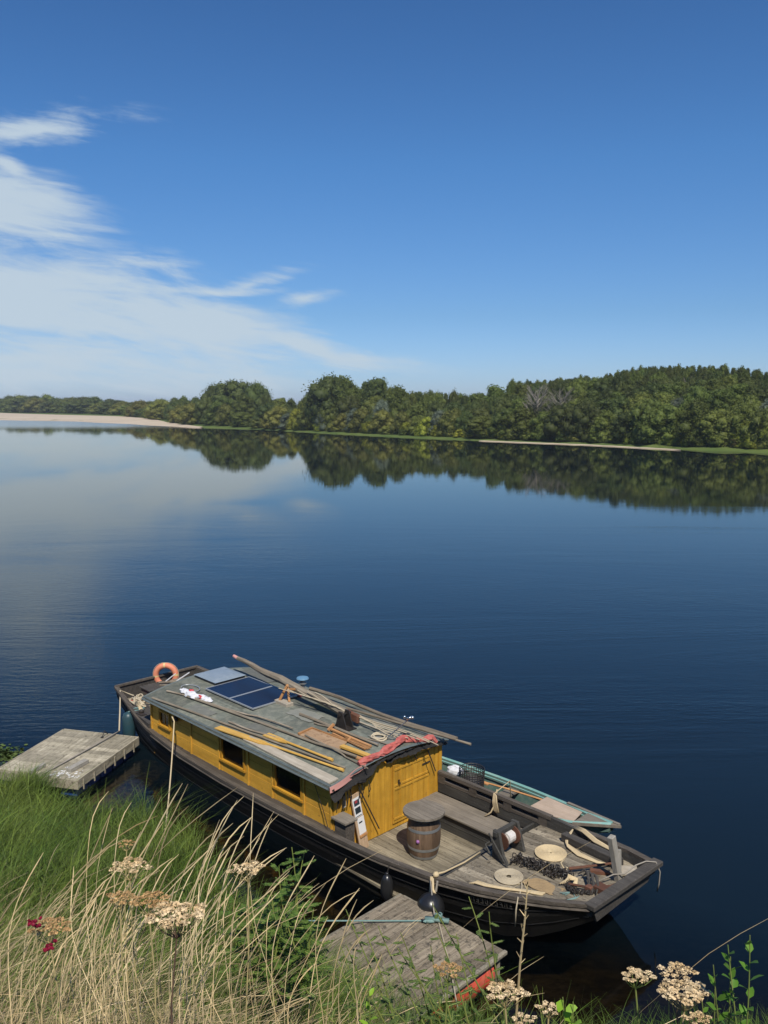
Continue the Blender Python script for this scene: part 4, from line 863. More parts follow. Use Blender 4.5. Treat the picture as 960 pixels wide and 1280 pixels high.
# ------------------------------------------------------------------ pontoons
def frame2(o, d): 
    a = math.atan2(d[1], d[0]); return empty_m(o, a)
def empty_m(o, a): return Matrix.Translation(o) @ Matrix.Rotation(a, 4, 'Z')
def pontoon_left():
    Bc = Vector((-6.60, 21.88, 0)); Cc = Vector((-7.27, 19.29, 0)); d = (Cc - Bc).normalized()   # right edge direction towards camera
    a = math.atan2(-d.y, -d.x); e = empty('pontoon', Cc, a)   # x runs away from camera along right edge, y to the left
    meta(e, 'pale planked floating pontoon with blue floats beside the stern on the left', 'pontoon')
    Lx, Ly = 2.68, 2.25
    m = MB(); y = 0; random.seed(41)
    for k in range(13):                                   # planks across (left-right)
        x0 = Lx * k / 13; x1 = Lx * (k + 1) / 13 - .008; s0 = 0; br = random.choice((1.1, 1.12, .0))
        m.box(x0, x1, 0.0, 1.13, .42, .45); m.box(x0 + (.06 if k == 0 else 0), x1, 1.137, Ly, .42, .449)
    p = m.build('deck', 'pontoon_wood', e)
    m = MB(); m.box(0, Lx, -.035, -.002, .24, .462, .7); m.box(-.035, -.002, -.03, 1.1, .22, .445, .6); m.box(.01, .05, 1.2, Ly, .20, .418, .4); m.box(Lx + .002, Lx + .035, -.03, Ly, .24, .462, .6)
    m.box(.04, Lx, Ly, Ly + .03, .24, .46, .5)
    for k in range(6): m.box(.15 + k * .45, .19 + k * .45, -.055, -.036, .16, .40)
    m.build('fascia', 'pontoon_wood', e)
    for k in range(5):
        for ya, yb in ((.09, .55), (1.5, 2.1)): m = MB(); m.box(.08 + k * .53, .55 + k * .53, ya, yb, -.12, .225); m.build('float', 'blue_float', e, bevel=.03)
    def on(name, mat, lab, cat, x, y, l, w, h, rz):
        q = MB(); q.box(-l / 2, l / 2, -w / 2, w / 2, 0, h); q.box(-l / 2 + .03, l / 2 - .03, -w / 2 - .012, -w / 2 - .001, 0, h * .6); o = q.build(name, mat, None, bevel=.006); o.matrix_world = e.matrix_world; 
        Mx = empty_m(Cc, a) @ Matrix.Translation((x, y, .452)) @ Matrix.Rotation(R(rz), 4, 'Z'); o.matrix_world = Mx; meta(o, lab, cat, 'loose timber blocks on the left pontoon')
    on('timber_block', 'post_wood', 'grey timber block lying near the middle of the left pontoon', 'timber', .62, .42, .62, .16, .09, -8)
    on('timber_block', 'post_wood', 'grey timber block half hidden by grass at the pontoon edge', 'timber', .25, 1.28, .5, .10, .08, -4)
    q = MB(); q.tube([(0, 0, 0), (.12, .0, .14), (.26, 0, 0)], .012, 6); q.box(-.03, .03, -.03, .03, -.01, .01); o = q.build('mooring_cleat', 'black_iron', e); o.location = (Lx - .25, .9, .46)
    # bird mess is on the planks themselves (scattered flecks)
    q = MB(); random.seed(44)
    for k in range(70):
        x, y = .25 + random.gauss(0, .16), .45 + random.gauss(0, .22)
        if 0.02 < x < 1.2 and .02 < y < 1.1:
            r = random.uniform(.008, .035); q.lathe([(r, .4515), (r * .9, .453)], 7, (x, y, 0))
    q.build('droppings', 'paper', e, kind='stuff')
    # sunken muddy slab under the near edge
    q = MB(); random.seed(45)
    P = [[(-.35 + 2.9 * u, -.95 + .95 * v - .15 * math.sin(u * 3), -.03 - .22 * abs(v - .6) + .05 * random.random()) for u in np.linspace(0, 1, 26)] for v in np.linspace(0, 1, 12)]; q.grid(P, .4, .5)
    o = q.build('sunken_mud', 'mud', None); o.matrix_world = empty_m(Cc, a) @ Matrix.Translation((0, 0, -.05)); meta(o, kind='structure')
def mudmat():
    m, nt, b = nm('mud'); g = N(nt, 'ShaderNodeNewGeometry'); n = noise(nt, g.outputs['Position'], 7, 8, .75)
    nt.links.new(mixc(nt, ramp(nt, n, .42, .6), (.05, .04, .02), (.34, .26, .13)), b.inputs['Base Color']); b.inputs['Roughness'].default_value = .8; bump(nt, b, n, .8, .05)
mudmat()
pontoon_left()
def raft():
    Rr = Vector((1.94, 12.85, 0)); Tt = Vector((.33, 14.46, 0)); d = (Tt - Rr).normalized(); a = math.atan2(d.y, d.x); e = empty('raft', Rr, a)
    meta(e, 'weathered grey plank raft on red drums below the boat cockpit', 'raft'); random.seed(51)
    Lx = (Tt - Rr).length; Wy = 2.75     # x: away along right edge, y: to the left
    m = MB(); n = 12
    for k in range(n):
        x0 = Lx * k / n; x1 = Lx * (k + 1) / n - .010; g0 = 0 if k != 7 else .22; z = .50 + random.uniform(-.004, .004)
        m.box(x0, x1, (.0 if k < 8 else .015 * (k % 3)) + (.0), Wy + random.uniform(-.03, .03), z - .035, z)
    m.build('deck', 'old_wood_x', e)
    m = MB(); m.box(-.07, -.003, -.02, Wy, .45, .515, .8); m.box(Lx + .003, Lx + .05, 0, Wy, .42, .50, .3); m.box(-.02, Lx, -.06, -.008, .40, .462, .5)
    m.box(.02, .08, .05, .12, -.1, .43)
    m.build('edge_beam', 'old_wood', e, bevel=.01)
    for y0 in (.28, 1.55):
        q = MB(); q.mi = 0; RX = Matrix.Rotation(R(90), 3, 'X'); pr = []
        L = .92
        for k in range(25):
            z = -L / 2 + L * k / 24; r = .28 + (.012 if k % 8 == 4 else 0); pr.append((r, z))
        q.lathe([(.26, -L / 2 - .001)] + pr + [(.26, L / 2 + .001)], 28, (.26, y0 + .42, .19), M=RX); q.build('drum', 'red_drum', e, smooth=False)
    def tw(o, lab, cat, nm_, x, y): pass
    q = MB(); q.tube([(0, 0, 0), (.02, -.15, .02), (-.04, -.30, .0), (.03, -.22, .03)], .03, 7, jit=.1); q.bar((-.06, -.22, .03), (.10, .16, .04), .07, .06)
    for k in range(5): q.tube([(.05 * math.cos(u + k), .06 * math.sin(u + k), .04 + .02 * k) for u in np.linspace(0, 5, 9)], .014, 5)
    p = at(548, 1151, .52); o = q.build('cleat_knot', 'rope_teal', None, smooth=True); o.location = p; o.rotation_euler = (0, 0, R(-80)); meta(o, 'teal rope knotted round a short timber cleat on the raft', 'knot')
    g1 = at(372, 1151, 1.2); q = MB(); q.tube([p - p, (at(455, 1151, .56) - p), at(372, 1151, .9) - p], .012, 5); o = q.build('teal_rope', 'rope_teal', None); o.location = p; meta(o, 'thin teal rope stretched level across the raft to the bank', 'mooring line')
    q = MB(); q.tube([p - p, at(562, 1205, .53) - p, at(572, 1260, .6) - p], .011, 5); o = q.build('pale_rope', 'rope_pale', None); o.location = p; meta(o, 'thin pale rope running down the raft towards the grass', 'mooring line')
wood('old_wood_x', (.14, .112, .08), (.32, .265, .19), 1, tint=.35, spots=(.06, .052, .04), spot_th=.52, lime=(.42, .38, .3))
raft()
# ------------------------------------------------------------------ terrain
SHX = [-60, -14, -9, -7, -5.6, -4, -3.2, -1.8, 0, 2, 4, 8, 14, 60]; SHY = [19, 19.2, 19.0, 18.5, 18.2, 16.9, 15.4, 13.2, 11.6, 10.9, 11.1, 11.0, 10.8, 8]
def yshore(x): return np.interp(x, SHX, SHY)
FBX = [-1500, -420, -225, -162, -120, -73, -47, -20, 9, 31, 47, 60, 71, 100, 150, 320, 1500]; FBY = [1100, 640, 503, 457, 402, 335, 314, 273, 233, 209, 193, 173, 159, 138, 118, 90, 60]
def yfar(x): return np.interp(x, FBX, FBY)
def sst(x): x = np.clip(x, 0, 1); return x * x * (3 - 2 * x)
def nz2(x, y, f): return np.sin(x * f + 1.3 * np.sin(y * f * .7)) * np.cos(y * f * 1.1 + .7 * np.sin(x * f * .9))
def terrain(x, y):
    x = np.asarray(x, float); y = np.asarray(y, float)
    d = yshore(x) - y                      # >0 on the near bank
    h3 = np.interp(x, [-5, -2, -.8, .3, 2, 5], [6.05, 5.75, 5.5, 5.1, 4.7, 4.6]); sag = np.interp(x, [-6, -2.5, -.8, .6, 2, 5], [.35, .15, .35, .85, .9, .7])
    q = np.clip(d / np.maximum(yshore(x) - 3.0, 4), 0, 3)
    hi = np.where(d > 0, np.where(q < 1, .12 + q * (h3 - .12) - sag * np.sin(np.pi * np.clip(q, 0, 1)), h3 + (7.75 - h3) * sst((3 - y) / 2.2)), 0) + np.where(d > .5, .12 * nz2(x, y, 1.1), 0) * sst(d / 3)
    e = (y - yfar(x)) * .78                # >0 on the far bank
    fr = np.where(e > 0, .35 * sst(e / 3) + .6 * sst(e / 25) + .9 * sst(e / 200), 0)
    hill = 8.0 * sst((e - 6) / 26) * sst((x - 22) / 34) + 3 * np.exp(-((x + 40) ** 2 / (2 * 90 ** 2) + (y - 700) ** 2 / (2 * 150 ** 2)))
    fr = fr + np.where(e > 0, hill * sst(e / 40), 0)
    bed = -np.minimum(.12 + np.minimum(np.maximum(-d, 0) * .30, np.maximum(-e, 0) * .25), 2.6)
    return np.where(d > 0, hi, np.where(e > 0, fr, bed))
def ground():
    xs = np.concatenate([-np.geomspace(4000, 16, 46), np.arange(-15.5, 12, .5), np.geomspace(12, 4000, 46)])
    ys = np.concatenate([[-60, -20, -8, -4, -1], np.arange(0, 30, .5), np.geomspace(30, 130, 16), np.arange(134, 520, 6), np.geomspace(530, 5000, 24)])
    X, Y = np.meshgrid(xs, ys); Z = terrain(X, Y); nx, ny = len(xs), len(ys)
    V = np.stack([X, Y, Z], -1).reshape(-1, 3); i = np.arange((ny - 1) * (nx - 1)); r, c = i // (nx - 1), i % (nx - 1); a = r * nx + c
    F = np.stack([a, a + 1, a + nx + 1, a + nx], -1)
    fast_mesh('ground', V, F, 'earth', np.random.rand(len(F)), kind='structure', smooth=True)
def fast_mesh(name, V, F, mat, tint, kind=None, smooth=False, parent=None, loc=(0, 0, 0)):
    me = bpy.data.meshes.new(name); me.vertices.add(len(V)); me.vertices.foreach_set('co', np.ascontiguousarray(V, dtype=np.float32).ravel())
    k = F.shape[1]; me.loops.add(F.size); me.loops.foreach_set('vertex_index', np.ascontiguousarray(F, dtype=np.int32).ravel())
    me.polygons.add(len(F)); me.polygons.foreach_set('loop_start', np.arange(0, F.size, k, dtype=np.int32))
    me.polygons.foreach_set('loop_total', np.full(len(F), k, dtype=np.int32)) if False else None
    a = me.attributes.new('tint', 'FLOAT', 'FACE'); a.data.foreach_set('value', np.ascontiguousarray(tint, dtype=np.float32))
    if smooth: me.polygons.foreach_set('use_smooth', np.ones(len(F), dtype=bool))
    me.materials.append(M[mat]); me.update(calc_edges=True); me.validate()
    if name is None: return me
    o = bpy.data.objects.new(name, me); C.objects.link(o); o.location = loc
    if parent: o.parent = parent
    if kind: o['kind'] = kind
    return o
ground()
def water():
    m = MB(); m.add([(-3900, 2, 0), (3900, 2, 0), (3900, 1200, 0), (-3900, 1200, 0)], [(0, 1, 2, 3)], .5); m.build('river_water', 'river_water', kind='structure')
water()
def strips():
    # sand bar at the far left, built as a gently sloping sheet above the ground
    A = [(-620, 800), (-420, 640), (-225, 501), (-162, 455), (-120, 400), (-96, 366), (-72, 333)]
    Bq = [(-760, 1040), (-560, 960), (-365, 812), (-161, 546), (-125, 470), (-100, 400), (-71, 338)]
    P = []
    for v in np.linspace(0, .8, 8):
        row = []
        for u in np.linspace(0, 6, 40):
            i = min(int(u), 5); f = u - i; a = Vector(A[i] + (0,)).lerp(Vector(A[i + 1] + (0,)), f); b = Vector(Bq[i] + (0,)).lerp(Vector(Bq[i + 1] + (0,)), f); p = a.lerp(b, v)
            row.append((p.x, p.y + 2 * math.sin(u * 5) * (v == 0), max(float(terrain(p.x, p.y)), 0) + .02 + .05 * min(v * 4, 1)))
        P.append(row)
    m = MB(); m.grid(P, .3, .5); m.build('sand_bar', 'sand', kind='structure', smooth=True)
    P = []
    for v in (0, .5, 1):
        P.append([(x, float(yfar(x)) - .3 + (.9 + .7 * math.sin(x * 1.7) * math.sin(x * .6)) * v * math.sin(math.pi * min(1, max(0, (x - 24) / 36))) ** .3, .03 + .16 * v) for x in np.linspace(24, 60, 40)])
    m = MB(); m.grid(P, .3, .5); m.build('shore_sand', 'sand', kind='structure')
strips()
# ------------------------------------------------------------------ trees
def crown_mesh(name, seed, shape, leaf, mat, nleaf=4200, lobes=34, lr=(.16, .27)):
    """unit tree: height 1, crown width about w; shape(k)-> radius at height k"""
    r = np.random.default_rng(seed); w, z0 = shape['w'], shape['z0']
    cs, rs = [], []
    for i in range(lobes):
        k = (i + .5) / lobes; z = z0 + (.93 - z0) * k; prof = shape['f'](k)
        a = i * 2.399 + r.uniform(-.5, .5); rad = w * .5 * prof * r.uniform(.45, .95)
        q = r.uniform(*lr) * w * (.55 + .45 * prof) * r.uniform(.6, 1.2); cs.append((rad * math.cos(a), rad * math.sin(a), z)); rs.append((q, q, q * r.uniform(.75, 1.1)))
    cs = np.array(cs); rs = np.array(rs)
    V = []; F = []; T_ = []
    # solid cores
    ph = [(math.sin(p), math.cos(p)) for p in np.linspace(.02, 3.12, 6)]
    for c, q in zip(cs, rs):
        o = sum(len(v) for v in V); pts = np.array([[s_ * math.cos(a) * q[0], s_ * math.sin(a) * q[1], c_ * q[2]] for s_, c_ in ph for a in np.linspace(0, 6.283, 8)[:-1]]) * .70 * r.uniform(.7, 1.25, (42, 1)) + c
        V.append(pts)
        for i in range(5):
            for j in range(7): F.append((o + i * 7 + j, o + i * 7 + (j + 1) % 7, o + (i + 1) * 7 + (j + 1) % 7, o + (i + 1) * 7 + j)); T_.append(.25)
    n = int(nleaf * 1.9); leaf = leaf * .68; li = r.integers(0, lobes, n); d = r.normal(size=(n, 3)); d /= np.linalg.norm(d, axis=1)[:, None]
    p = cs[li] + d * rs[li] * (1.38 - .75 * r.uniform(0, 1, (n, 1)) ** .8)
    nn = d + r.normal(size=(n, 3)) * .8; nn /= np.linalg.norm(nn, axis=1)[:, None]
    t1 = np.cross(nn, r.normal(size=(n, 3))); t1 /= np.linalg.norm(t1, axis=1)[:, None]; t2 = np.cross(nn, t1)
    sz = leaf * r.uniform(.5, 1.3, (n, 1)); a = t1 * sz; b = t2 * sz * .7
    Lf = np.stack([p - a, p - b * .9, p + a, p + b * .9], 1).reshape(-1, 3); o = sum(len(v) for v in V); V.append(Lf)
    F = np.array(F + [(o + 4 * i, o + 4 * i + 1, o + 4 * i + 2, o + 4 * i + 3) for i in range(n)])
    lt = r.uniform(0, 1, lobes)[li] * .5 + r.uniform(0, .5, n)
    V = np.concatenate(V); V[:, 2] = np.maximum(V[:, 2], .01)
    o_ = fast_mesh(name, V, F, mat, np.concatenate([T_, lt])); return o_
def trunk_mesh(name, seed, h=.75, r0=.03, mat='bark', dead=False):
    random.seed(seed); m = MB(); m.tube([(0, 0, -.05), (.005, 0, .1), (.01, .01, h * .6), (0, .015, h)], [r0 * 1.4, r0, r0 * .7, r0 * .3], 8)
    nl = 30 if dead else 6
    for i in range(nl):
        z = h * (.25 + .65 * i / nl); a = i * 2.4; L = (.22 if dead else .2) * (1 - .3 * i / nl); q = [(0, .0, z), (L * .45 * math.cos(a), L * .45 * math.sin(a), z + L * .45), (L * .7 * math.cos(a + .1), L * .7 * math.sin(a + .1), z + L)]
        m.tube(q, [r0 * .5, r0 * .32, r0 * .1], 5)
        if dead:
            for j in range(9):
                b = Vector(q[1]).lerp(Vector(q[2]), j / 5); g = a + random.uniform(-1.3, 1.3); m.tube([b, b + Vector((.10 * math.cos(g), .10 * math.sin(g), .10)) * random.uniform(.6, 1.3)], [r0 * .2, r0 * .06], 4)
    return m.build(name, mat)
dome = lambda k: (1 - max(0, (k - .35) / .65) ** 2.2) ** .5 * (1 if k > .12 else .75 + 2 * k)
pop = lambda k: (1 - abs(k * 2 - .8) ** 2.5 * .45) if k < .9 else .55
cone = lambda k: max(.18, 1 - k * .85)
bush = lambda k: max(.25, (1 - k * k) ** .5)
KINDS = {
 'oak':   [crown_mesh('crown', 1, dict(w=.95, z0=.10, f=dome), .030, 'leaf_dark', 4600, 42), crown_mesh('crown', 2, dict(w=.85, z0=.08, f=dome), .030, 'leaf_dark', 4600, 40)],
 'round': [crown_mesh('crown', 3, dict(w=.80, z0=.06, f=bush), .030, 'leaf_mid', 4400, 38), crown_mesh('crown', 4, dict(w=.9, z0=.05, f=dome), .030, 'leaf_mid', 4600, 42)],
 'poplar': [crown_mesh('crown', 5, dict(w=.52, z0=.12, f=pop), .026, 'leaf_mid', 4200, 44, (.2, .34)), crown_mesh('crown', 15, dict(w=.45, z0=.10, f=pop), .026, 'leaf_dark', 4200, 44, (.2, .34))],
 'willow': [crown_mesh('crown', 6, dict(w=1.0, z0=.06, f=bush), .030, 'leaf_olive', 4600, 40)],
 'yellow': [crown_mesh('crown', 7, dict(w=1.0, z0=.05, f=bush), .036, 'leaf_yellow', 3600, 30)],
 'brown': [crown_mesh('crown', 8, dict(w=.7, z0=.12, f=dome), .030, 'leaf_brown', 2600, 30, (.12, .2))],
 'silver': [crown_mesh('crown', 9, dict(w=.7, z0=.08, f=dome), .028, 'leaf_silver', 4000, 34)],
 'hill': [crown_mesh('crown', 10, dict(w=.62, z0=.20, f=cone), .034, 'leaf_dark', 2400, 24, (.18, .30)), crown_mesh('crown', 11, dict(w=.7, z0=.15, f=dome), .034, 'leaf_dark', 2600, 26), crown_mesh('crown', 12, dict(w=.66, z0=.15, f=dome), .034, 'leaf_mid', 2600, 26)],
}
TR = trunk_mesh('trunk', 1); TRD = trunk_mesh('trunk', 2, .95, .016, 'dead_bark', True)
protos = [q for v in KINDS.values() for q in v] + [TR, TRD]
def tree(kind, x, y, h, wf, label, name, group=None, cat='tree'):
    e = empty(name, (x, y, float(terrain(x, y))), random.uniform(0, 6.28)); e.scale = (h * wf, h * wf, h); meta(e, label, cat, group)
    if kind != 'dead':
        c = random.choice(KINDS[kind]).copy(); C.objects.link(c); c.parent = e
    t = (TRD if kind == 'dead' else TR).copy(); C.objects.link(t); t.parent = e
    return e
random.seed(77)
SKX = [0, 30, 60, 100, 150, 180, 200, 255, 262, 300, 330, 337, 380, 386, 400, 430, 447, 455, 480, 490, 520, 560, 600, 610, 640, 680, 720, 750, 770, 800, 850, 900, 960, 1100]
SKY = [500, 494, 494, 497, 498, 504, 498, 493, 482, 476, 480, 494, 500, 490, 476, 471, 484, 475, 474, 485, 488, 489, 491, 481, 475, 475, 470, 470, 462, 458, 457, 457, 465, 470]
FRX = [0, 160, 200, 260, 320, 385, 400, 440, 480, 560, 600, 700, 800, 960, 1100]; FRY = [501, 503, 506, 505, 512, 512, 505, 512, 515, 515, 512, 507, 503, 505, 505]
BKX = [0, 100, 160, 247, 320, 403, 520, 640, 740, 853, 960, 1100]; BKV = [517.8, 520, 523, 533.5, 536.5, 541, 547.2, 552.5, 556.5, 562, 566.8, 573]
def dist_at(u, v): p = at(u, v, 0); return p.y
def ztop(v, D): return HC + (505 - v) / F_PX * D * 1.0
placed = []
def put(kind, u, v, D, w, label, name, group=None, cat='tree', lift=0):
    x = (u - 480) / F_PX * D * 1.008; g = float(terrain(x, D)); h = ztop(v, D) - g
    h = max(h, 2.2); wpx = w; wm = wpx / F_PX * D
    base = {'oak': .95, 'round': .85, 'poplar': .5, 'willow': 1.0, 'yellow': 1.0, 'brown': .75, 'silver': .72, 'hill': .66, 'dead': .55}[kind]
    return tree(kind, x, D, h, min(max(wm / (h * base), .42), 2.2), label, name, group, cat)
# distinctive trees
D = lambda u, o: dist_at(u, float(np.interp(u, BKX, BKV))) + o
put('oak', 296, 476, D(296, 34), 62, 'tall dark spreading tree standing highest left of the middle of the far bank', 'oak_tree')
put('oak', 272, 483, D(272, 30), 34, 'dark tree leaning on the left flank of the highest left-hand tree', 'oak_tree')
put('oak', 322, 480, D(322, 34), 34, 'dark tree on the right flank of the highest left-hand tree', 'oak_tree')
put('oak', 418, 472, D(418, 16), 62, 'big rounded dark green tree just left of the gap in the far skyline', 'oak_tree')
put('round', 433, 473, D(433, 18), 40, 'lighter green dome right-hand half of the big rounded tree pair', 'broad_tree')
put('round', 396, 484, D(396, 16), 28, 'smaller dark green tree at the left edge of the big rounded tree', 'broad_tree')
put('poplar', 469, 474, D(469, 22), 36, 'airy tall poplar standing right of the gap in the skyline', 'poplar_tree')
put('round', 497, 484, D(497, 18), 40, 'mid green rounded tree just right of the airy poplar', 'broad_tree')
put('yellow', 534, 522, D(534, 5), 26, 'bright yellow-green bush at the water edge in the middle of the far bank', 'yellow_bush')
put('yellow', 508, 528, D(508, 4), 18, 'small light green bush left of the bright yellow-green bush', 'yellow_bush')
put('willow', 566, 512, D(566, 8), 40, 'round olive-green willow just right of the bright yellow-green bush', 'willow_tree')
put('willow', 452, 511, D(452, 7), 32, 'olive-green rounded tree below the gap in the skyline', 'willow_tree')
put('silver', 407, 512, D(407, 5), 20, 'pale silvery leafed small tree under the big rounded tree', 'silver_tree')
put('silver', 478, 500, D(478, 10), 24, 'silvery green narrow tree below the airy poplar', 'silver_tree')
put('willow', 350, 508, D(350, 8), 36, 'light green rounded willow by the water right of the highest left-hand tree', 'willow_tree')
put('yellow', 372, 512, D(372, 7), 22, 'yellowish green low tree left of the big rounded tree', 'yellow_bush')
put('willow', 180, 501, D(180, 14), 34, 'olive-green willow at the right end of the sand bar', 'willow_tree')
put('willow', 205, 500, D(205, 16), 36, 'olive-green willow second from the right end of the sand bar', 'willow_tree')
put('willow', 232, 505, D(232, 8), 32, 'low olive-green willow beside the dark trees left of the highest one', 'willow_tree')
put('dead', 668, 486, D(668, 12), 40, 'bare dead tree with pale grey branches, left one of the pair on the wooded bank', 'dead_tree')
put('dead', 697, 491, D(694, 11), 44, 'bare dead tree with pale grey branches, right one of the pair on the wooded bank', 'dead_tree')
put('dead', 852, 474, D(852, 36), 16, 'thin bare grey tree rising among the trees high on the hill', 'dead_tree')
put('brown', 878, 517, D(878, 9), 32, 'half-bare brownish tree at the water edge near the right', 'brown_tree')
put('brown', 822, 512, D(822, 10), 30, 'rusty brown-green tree by the shore left of the half-bare one', 'brown_tree')
put('dead', 889, 525, D(889, 7), 16, 'bare pale trunk beside the half-bare brownish tree', 'dead_tree')
put('yellow', 932, 523, D(932, 6), 34, 'bright yellow-green tree at the right end of the far shore', 'yellow_bush')
put('yellow', 958, 526, D(958, 5), 26, 'yellow-green tree cut by the right edge of the view', 'yellow_bush')
put('silver', 952, 508, D(952, 14), 24, 'silvery green tree behind the yellow-green trees at the right edge', 'silver_tree')
# woods: rows from the shore back to the skyline
G1 = ('broad green tree in the dense shoreline wood on the far bank', 'shoreline wood trees', 'broad_tree')
G2 = ('small dark crowned tree in the distant wood behind the shoreline trees', 'distant wood trees', 'forest_tree')
G3 = ('distant tree in the line behind the sand bar', 'trees behind the sand bar', 'distant_tree')
G4 = ('low bush at the foot of the far shoreline wood', 'shoreline bushes', 'shore_bush')
u = -20
while u < 175:                                   # behind the sand
    w = random.uniform(17, 30)
    for k, off in enumerate((15, 60)):
        sk = float(np.interp(u, SKX, SKY)); v = sk + (4 - 4 * k) + random.uniform(-1.5, 3.5)
        put(random.choice(['oak', 'round', 'willow', 'round', 'oak'] if k == 0 else ['oak', 'round']), u + random.uniform(-4, 4), v, D(u, off), w * 1.2, *(G3[0], G3[2], G3[1]))
    u += w * .62
def row(u0, u1, off, kf, w0, w1, kinds, G, step=.62, vj=3):
    u = u0
    while u < u1:
        w = random.uniform(w0, w1); uu = u + random.uniform(-3, 3)
        sk = float(np.interp(uu, SKX, SKY)); fr = float(np.interp(uu, FRX, FRY)); v = fr + (sk - fr) * kf + random.uniform(-vj * .3, vj)
        if v < sk - 1: v = sk
        o = off(uu) if callable(off) else off
        put(random.choice(kinds), uu, v, D(uu, o), w, G[0], G[2], G[1]); u += w * step
row(182, 600, 7, 0.0, 22, 34, ['round', 'round', 'willow', 'oak', 'silver'], G1, .72, 8)
row(176, 600, 16, .45, 26, 38, ['round', 'oak', 'oak'], G1, .75, 5)
row(335, 600, 28, .95, 16, 26, ['oak', 'round', 'poplar'], G2, .7, 3)
row(335, 600, 42, .98, 14, 22, ['hill'], G2, .6, 3)
row(176, 270, 50, .9, 18, 26, ['oak', 'round'], G2, .7, 3)
row(600, 985, 6, 0.0, 34, 50, ['round', 'round', 'oak', 'round'], G1, .62, 12)
row(600, 985, 13, .30, 26, 44, ['round', 'poplar', 'oak', 'poplar', 'silver'], G1, .6, 9)
row(600, 985, 20, .5, 20, 34, ['poplar', 'poplar', 'oak'], G1, .6, 8)
row(600, 780, 28, .9, 20, 32, ['poplar', 'oak', 'round'], G2, .6, 3)
row(770, 985, 27, .62, 16, 28, ['hill', 'poplar', 'oak'], G2, .62, 7)
row(740, 985, 33, .74, 14, 20, ['hill'], G2, .62, 3)
row(700, 985, 39, .86, 12, 17, ['hill'], G2, .62, 3)
row(640, 985, 45, .94, 11, 15, ['hill'], G2, .62, 2)
row(640, 985, 51, 1.0, 10, 14, ['hill'], G2, .6, 2)
u = 325
for lo, hi_, ks in ((325, 640, ['yellow', 'round', 'willow', 'yellow']), (640, 985, ['round', 'yellow', 'brown', 'round', 'willow'])):
    u = lo
    while u < hi_:
        w = random.uniform(12, 22); bk = float(np.interp(u, BKX, BKV)); put(random.choice(ks), u, bk - random.uniform(10, 20), D(u, 4), w, G4[0], G4[2], G4[1], 'bush'); u += w * 1.15
for q in protos: bpy.data.objects.remove(q)
# ------------------------------------------------------------------ near vegetation
def blades(name, root, hgt, lean, width, mat, label, curl=.35, seg=4, kind='stuff', droop=0, cat=None):
    n = len(root); r = rng
    az = r.uniform(0, 2 * np.pi, n); wd = np.stack([np.cos(az), np.sin(az), np.zeros(n)], 1)
    t = np.linspace(0, 1, seg + 1)
    P = root[:, None, :] + hgt[:, None, None] * (np.array([0, 0, 1.0])[None, None, :] * (t[None, :, None] - droop * t[None, :, None] ** 3) + lean[:, None, :] * (t[None, :, None] * (1 - curl) + curl * t[None, :, None] ** 2.2))
    wv = (width[:, None] * (1 - .85 * t[None, :] ** 1.5))[:, :, None] * wd[:, None, :]
    V = np.stack([P - wv, P + wv], 2).reshape(-1, 3); k = (seg + 1) * 2
    b = np.arange(n)[:, None] * k; s_ = np.arange(seg)[None, :] * 2
    F = np.stack([b + s_, b + s_ + 1, b + s_ + 3, b + s_ + 2], -1).reshape(-1, 4)
    o = fast_mesh(name, V, F, mat, np.repeat(r.uniform(0, 1, n), seg), kind=kind)
    meta(o, label, cat); return o
def scatter(n, x0, x1, y0, y1, dens=None):
    x = rng.uniform(x0, x1, n); y = rng.uniform(y0, y1, n); ok = y < yshore(x) + .15
    if dens is not None: ok &= rng.uniform(0, 1, n) < dens(x, y)
    x, y = x[ok], y[ok]; return np.stack([x, y, terrain(x, y) - .03], 1)
def vlean(n, ax, ay, sd): return np.stack([rng.normal(ax, sd, n), rng.normal(ay, sd, n), np.zeros(n)], 1)
clump = lambda x, y: np.clip(.55 + .6 * nz2(x + 3, y, 1.9) + .3 * nz2(x, y + 1, 4.1), .12, 1)
# lush green grass towards the water
inpath = lambda x, y: clump(x, y) * sst((y - 4.0 - .25 * nz2(x, y, 1.2)) / 4)
P = scatter(105000, -11, 4.6, 4.0, 19.3, lambda x, y: inpath(x, y) * (np.abs(x) < .5 * y + 1.2))
h = rng.uniform(.25, .9, len(P)) * (.55 + .7 * clump(P[:, 0], P[:, 1])); L = vlean(len(P), .12, .12, .55) + .35 * np.stack([nz2(P[:, 0], P[:, 1], .9), nz2(P[:, 1], P[:, 0], 1.1), np.zeros(len(P))], 1)
blades('green_grass', P, h, L, rng.uniform(.003, .010, len(P)), 'grass_green', 'lush green grass covering the bank down to the water', .6, 4, droop=.25)
P = scatter(45000, -9, 1, 5.0, 18.6, lambda x, y: np.clip(.2 + .9 * nz2(x + 2, y + 4, 2.3), .02, 1) * (np.abs(x) < .5 * y + 1.2))
blades('meadow_mix', P, rng.uniform(.25, .6, len(P)), vlean(len(P), .2, .1, .7), rng.uniform(.003, .006, len(P)), 'weed', 'yellowish green weeds mixed through the bank grass', .5, 4, droop=.3)
